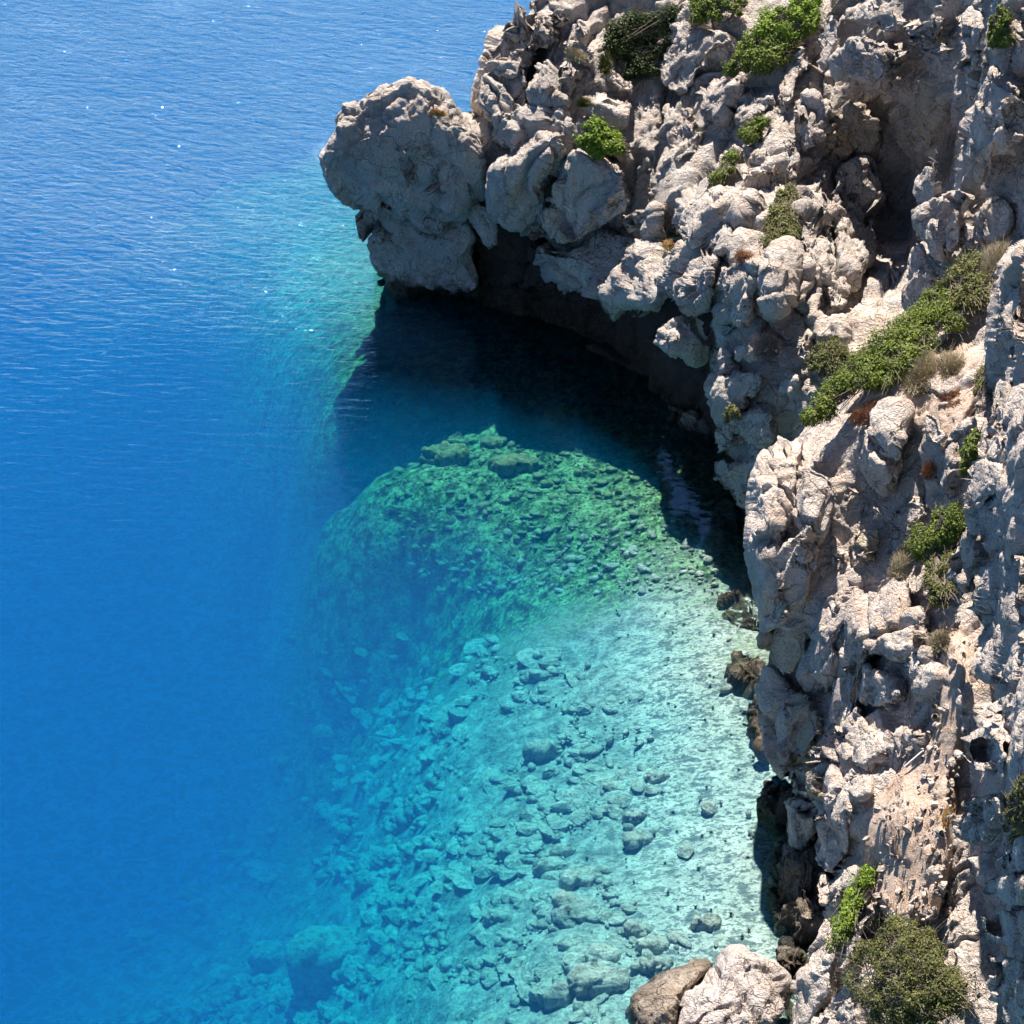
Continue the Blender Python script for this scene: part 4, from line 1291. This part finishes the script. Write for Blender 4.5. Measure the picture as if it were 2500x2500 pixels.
shrub(cut([(370, 390), (400, 300), (480, 200), (560, 190), (660, 200), (740, 220), (660, 330), (600, 380), (450, 375)], 2), FAR, 'lower half of the bright shrub mass high on the cliff', dY=-.9, T=1.0, n=6500, leaf=.1)
shrub(cut([(470, 210), (520, 100), (620, 60), (740, 0), (850, -40), (840, 130), (740, 220), (620, 240)], 2), FAR, 'upper half of the bright shrub mass at the top edge of the photo', dY=-.9, T=1.0, n=6500, leaf=.1, mat=M_LEAFB)
shrub(cut([(170, 100), (180, 0), (240, -60), (460, -60), (460, 60), (440, 90), (330, 80), (220, 115)], 2), FAR, 'wide shrub cut by the top edge left of the bright mass', dY=-.5, T=.8, n=5000, leaf=.1)
shrub(cut([(1560, 210), (1600, 80), (1760, 60), (1880, 0), (1960, 0), (1900, 220), (1850, 340), (1740, 430), (1640, 350)], 1), FAR, 'dark ivy-like shrub filling the shaded gully behind the headland', dY=-.1, T=.6, n=9000, leaf=.1, clumps=34, mat=M_LEAF_SHADE, bare=60)
shrub(cut([(1430, 760), (1440, 680), (1500, 620), (1560, 660), (1620, 700), (1690, 790), (1600, 810), (1500, 820)], 1), FAR, 'vivid green bush hanging on the headland face', dY=-1.4, T=.9, n=4200, leaf=.11, mat=M_LEAFB)
shrub(cut([(440, 690), (500, 640), (600, 605), (590, 660), (490, 750)], 2), FAR, 'small green shrub in the upper cleft, above a slimmer one', dY=-.7, T=.5, n=2200, leaf=.1, clumps=12)
shrub(cut([(285, 980), (330, 870), (420, 780), (445, 810), (370, 930)], 2), FAR, 'slim green shrub trailing down the cleft', dY=-.7, T=.5, n=2200, leaf=.1, clumps=12)
shrub(cut([(1755, 220), (1760, 80), (1810, 30), (1850, 70), (1885, 240), (1800, 255)], 2), MIDR, 'green shrub at the top right corner on pale rock', dY=-.9, T=.6, n=3600, leaf=.08)
shrub(cut([(560, 1320), (600, 1100), (660, 950), (745, 1000), (745, 1250), (660, 1270)], 2), FAR, 'dark shaded shrub in the cleft left of the rock pillar', dY=-.7, T=.7, n=5000, leaf=.09, mat=M_LEAFD)
shrub(cut([(1330, 1600), (1360, 1510), (1450, 1420), (1590, 1345), (1625, 1450), (1570, 1560), (1480, 1620), (1400, 1640)], 3), NEAR, 'upper lobe of the green shrub beside the right rock wall', dY=-.8, T=.9, n=7000, leaf=.06)
shrub(cut([(1410, 1680), (1440, 1600), (1560, 1550), (1570, 1700), (1560, 1850), (1470, 1885), (1400, 1800)], 3), NEAR, 'lower darker lobe of the green shrub beside the right rock wall', dY=-.8, T=.8, n=6500, leaf=.06, mat=M_LEAFD)
shrub(cut([(1600, 1190), (1610, 1050), (1700, 945), (1725, 1010), (1690, 1090), (1630, 1200)], 3), NEAR, 'narrow green shrub tucked under the right rock wall', dY=-.8, T=.6, n=3600, leaf=.06)
shrub(cut([(1015, 1180), (1030, 1110), (1080, 1000), (1120, 920), (1190, 805), (1205, 860), (1165, 940), (1130, 1050), (1070, 1150)], 5), NEAR, 'green shrub growing down a crack above the pale boulder', dY=-.6, T=.5, n=4200, leaf=.06, mat=M_LEAFB, clumps=22)
shrub(cut([(1090, 1370), (1130, 1250), (1180, 1170), (1280, 1070), (1400, 1060), (1500, 1130), (1570, 1250), (1650, 1300), (1690, 1390), (1640, 1520), (1500, 1640), (1280, 1600), (1200, 1480), (1150, 1400)], 5), NEAR,
      'big olive green juniper bush at the bottom right', dY=-.9, T=1.3, n=16000, leaf=.05, mat=M_LEAFD, clumps=60, cat='bush')
shrub(cut([(1830, 480), (1932, 380), (1990, 400), (1990, 680), (1860, 690)], 5), RIGHT, 'dark shaded shrub at the right edge under the rock wall', dY=-.3, T=.4, n=3000, leaf=.05, mat=M_LEAFD)
shrub(cut([(340, 885), (400, 835), (455, 880), (380, 925)], 3), FAR, 'small dark shrub on the outer cliff corner above the cove', dY=-1.0, T=.4, n=1600, leaf=.07, mat=M_LEAFD, clumps=8)
shrub(cut([(805, 620), (850, 520), (950, 475), (1005, 530), (985, 620), (900, 690), (830, 670)], 3), FAR, 'dark shaded shrub in the hollow above the diagonal shrub band', dY=-.7, T=.6, n=4200, leaf=.08, mat=M_LEAFD)
shrub(cut([(1660, 760), (1720, 640), (1790, 560), (1810, 600), (1780, 680), (1700, 780)], 3), NEAR, 'grey-green shrub against the right rock wall by the tan slope', dY=-.8, T=.5, n=2600, leaf=.05, mat=M_LEAFD, clumps=14)

tuft(cut([(1270, 720), (1285, 600), (1370, 525), (1480, 545), (1500, 650), (1450, 780), (1330, 810)], 3), NEAR, 'round tan dry bush under the diagonal shrub band', dY=-.2, T=.9, n=3600, mat=M_DRY)
tuft(cut([(1450, 600), (1520, 540), (1645, 560), (1635, 660), (1560, 720), (1470, 740)], 3), NEAR, 'brownish dry bush right of the round tan one', dY=-.2, T=.7, n=2600, mat=M_DRY)
tuft(cut([(1690, 130), (1695, 30), (1780, -30), (1875, -20), (1870, 100), (1760, 260), (1715, 190)], 3), NEAR, 'feathery tan bush at the top of the diagonal shrub band', dY=-.5, T=.8, n=2800, mat=M_DRY)
tuft(cut([(1655, 870), (1715, 720), (1795, 650), (1775, 760), (1705, 890)], 3), NEAR, 'grey-green dry tuft leaning against the right rock wall', dY=-.9, T=.4, n=1100, mat=M_GREY)
tuft(cut([(480, 480), (540, 435), (640, 470), (690, 560), (600, 610), (510, 600)], 3), FAR, 'grey twiggy bush in the shade below the leaning slab', dY=-1.0, T=.6, n=1600, mat=M_GREY)
tuft(cut([(1430, 1010), (1440, 860), (1480, 720), (1560, 610), (1595, 640), (1565, 800), (1525, 960)], 2), MIDR, 'purplish grey leafless bush on the slope beside the overhang', dY=-.6, T=.6, n=1900, mat=M_GREY)
tuft(cut([(1000, 900), (1080, 830), (1160, 795), (1215, 830), (1150, 920), (1040, 955)], 3), NEAR, 'rust coloured dry grass below the green shrub band', dY=-.3, T=.3, n=1500, mat=M_RUST, cat='dry grass', name='dry_grass_tuft')
tuft(cut([(1440, 830), (1470, 740), (1560, 700), (1630, 650), (1600, 760), (1500, 860)], 3), NEAR, 'rust brown dead growth under the brownish dry bush', dY=-.2, T=.3, n=1500, mat=M_RUST, cat='dry grass', name='dry_grass_tuft')
tuft(cut([(1380, 1210), (1400, 1140), (1450, 1110), (1480, 1180), (1430, 1240)], 3), NEAR, 'rust tuft in the gap below the square grey block', dY=-.2, T=.3, n=700, mat=M_RUST, cat='dry grass', name='dry_grass_tuft')
tuft(cut([(1200, 1760), (1240, 1600), (1320, 1590), (1360, 1700), (1290, 1760)], 3), NEAR, 'pale dry grass left of the shrub by the right rock wall', dY=-.4, T=.4, n=1100, mat=M_DRY, cat='dry grass', name='dry_grass_tuft')
tuft(cut([(1420, 870), (1410, 760), (1490, 710), (1560, 730), (1500, 850)], 4), NEAR, 'grey-green dry tuft above the soil slope', dY=-.5, T=.4, n=1200, mat=M_DRY, cat='dry grass', name='dry_grass_tuft')
tuft(cut([(1180, 810), (1195, 735), (1255, 735), (1265, 810)], 4), NEAR, 'small grey dry bush in the middle of the pale ridge', dY=-.5, T=.3, n=600, mat=M_GREY)
tuft(cut([(620, 600), (660, 560), (740, 590), (740, 615)], 1), FAR, 'ochre plant on top of the headland tip', dY=-1.2, T=.3, n=700, mat=M_STRAW, thick=.012, cat='dry grass', name='dry_grass_tuft')
tuft(cut([(1330, 270), (1370, 230), (1490, 290), (1480, 340), (1400, 320)], 1), FAR, 'yellowish grass on the headland ridge', dY=-1.1, T=.4, n=900, mat=M_DRY, thick=.012, cat='dry grass', name='dry_grass_tuft')
tuft(cut([(1520, 290), (1580, 250), (1610, 340), (1570, 410), (1520, 380)], 1), FAR, 'yellow-green tuft beside the dark gully shrub', dY=-1.1, T=.4, n=800, mat=M_LEAFD, thick=.012, cat='dry grass', name='dry_grass_tuft')
tuft(cut([(1400, 570), (1420, 500), (1490, 510), (1490, 560)], 1), FAR, 'yellow-green tuft just above the vivid green bush', dY=-1.4, T=.4, n=700, mat=M_LEAFD, thick=.012, cat='dry grass', name='dry_grass_tuft')
tuft(cut([(30, 1310), (40, 1250), (110, 1260), (110, 1320)], 2), FAR, 'orange grass tuft on the cliff edge over the cave', dY=-1.2, T=.3, n=500, mat=M_STRAW, thick=.012, cat='dry grass', name='dry_grass_tuft')
tuft(cut([(400, 1360), (420, 1300), (520, 1310), (540, 1400)], 2), FAR, 'rusty grass on top of the outer cliff corner', dY=-1.0, T=.3, n=700, mat=M_RUST, thick=.01, cat='dry grass', name='dry_grass_tuft')
tuft(cut([(1480, 600), (1500, 540), (1600, 500), (1600, 600), (1540, 640)], 5), NEAR, 'orange straw lying on the soil slope', dY=-.25, T=.1, n=900, mat=M_STRAW, thick=.006, cat='dry grass', name='dry_grass_tuft')

# scattered dry stalks and stones over the soil slope
SOILP = [(2230, 1560), (2330, 1500), (2370, 1560), (2380, 1700), (2340, 1900), (2330, 2100), (2290, 2230), (2180, 2250), (2110, 2190), (2100, 2070), (2140, 1970), (2200, 1860), (2265, 1765)]
pts = []
while len(pts) < 3300:
    x, y = rng.uniform(2090, 2390), rng.uniform(1500, 2260)
    if inside(SOILP, np.array([x]), np.array([y]))[0]:
        pts.append((x, y))
pts = np.array(pts)
q = pts[:1300]
A = at_Y(q[:, 0], q[:, 1], NEAR(q[:, 0], q[:, 1]) - .3)
cl = np.clip(gnoise((A / .8).astype(np.float32)) * 2 + .4, 0, 1) > rng.random(len(A))
A = A[cl]
B = A + np.stack([rng.normal(0, .06, len(A)), rng.normal(-.02, .06, len(A)), rng.uniform(.04, .13, len(A))], 1)
link('dry_stalks', tubes('dry_stalks', A - np.array([0, 0, .05]), B, .007, .003), M_RUST, CLIFF, kind='stuff')
GM = []
for v, f in PEB:
    me = mk_mesh('stone', v, f, False); me.materials.append(M_ROCKN); GM.append(me)
q = pts[2200:2420]
A = at_Y(q[:, 0], q[:, 1], NEAR(q[:, 0], q[:, 1]) - .36)
for i, a in enumerate(A):
    r = .035 + .13 * rng.random() ** 3
    o = link('stone', GM[i % 8], None, CLIFF)
    o.location = a; o.scale = (r * 1.2, r, r * .75); o.rotation_euler = tuple(rng.uniform(0, 6, 3))

# broken angle frame lying on the soil
fa, fb, fc = [at_Y(np.array(x), np.array(y), NEAR(np.array(x), np.array(y)) - .45) for x, y in ((2230, 1822), (2254, 1829), (2208, 1872))]


def bar(name, a, b, w, parent, mat):
    a = np.asarray(a, float); b = np.asarray(b, float)
    d = (b - a) / np.linalg.norm(b - a)
    t = np.cross(d, (0, 0, 1.)); t /= np.linalg.norm(t); u = np.cross(t, d)
    V = [e + t * w * i + u * w * .5 * j for e in (a, b) for i, j in ((-1, -1), (1, -1), (1, 1), (-1, 1))]
    return link(name, mk_mesh(name, V, [(0, 3, 2, 1), (4, 5, 6, 7), (0, 1, 5, 4), (1, 2, 6, 5), (2, 3, 7, 6), (3, 0, 4, 7)], False), mat, parent)


root = bpy.data.objects.new('broken_frame', None); COL.objects.link(root); root.location = fb
root['label'] = 'pale broken angled frame lying on the soil slope'; root['category'] = 'frame'
bar('bar', fa - fb, np.zeros(3), .03, root, M_FRAME)
bar('bar', np.array([0, -.03, -.02]), fc - fb, .03, root, M_FRAME)
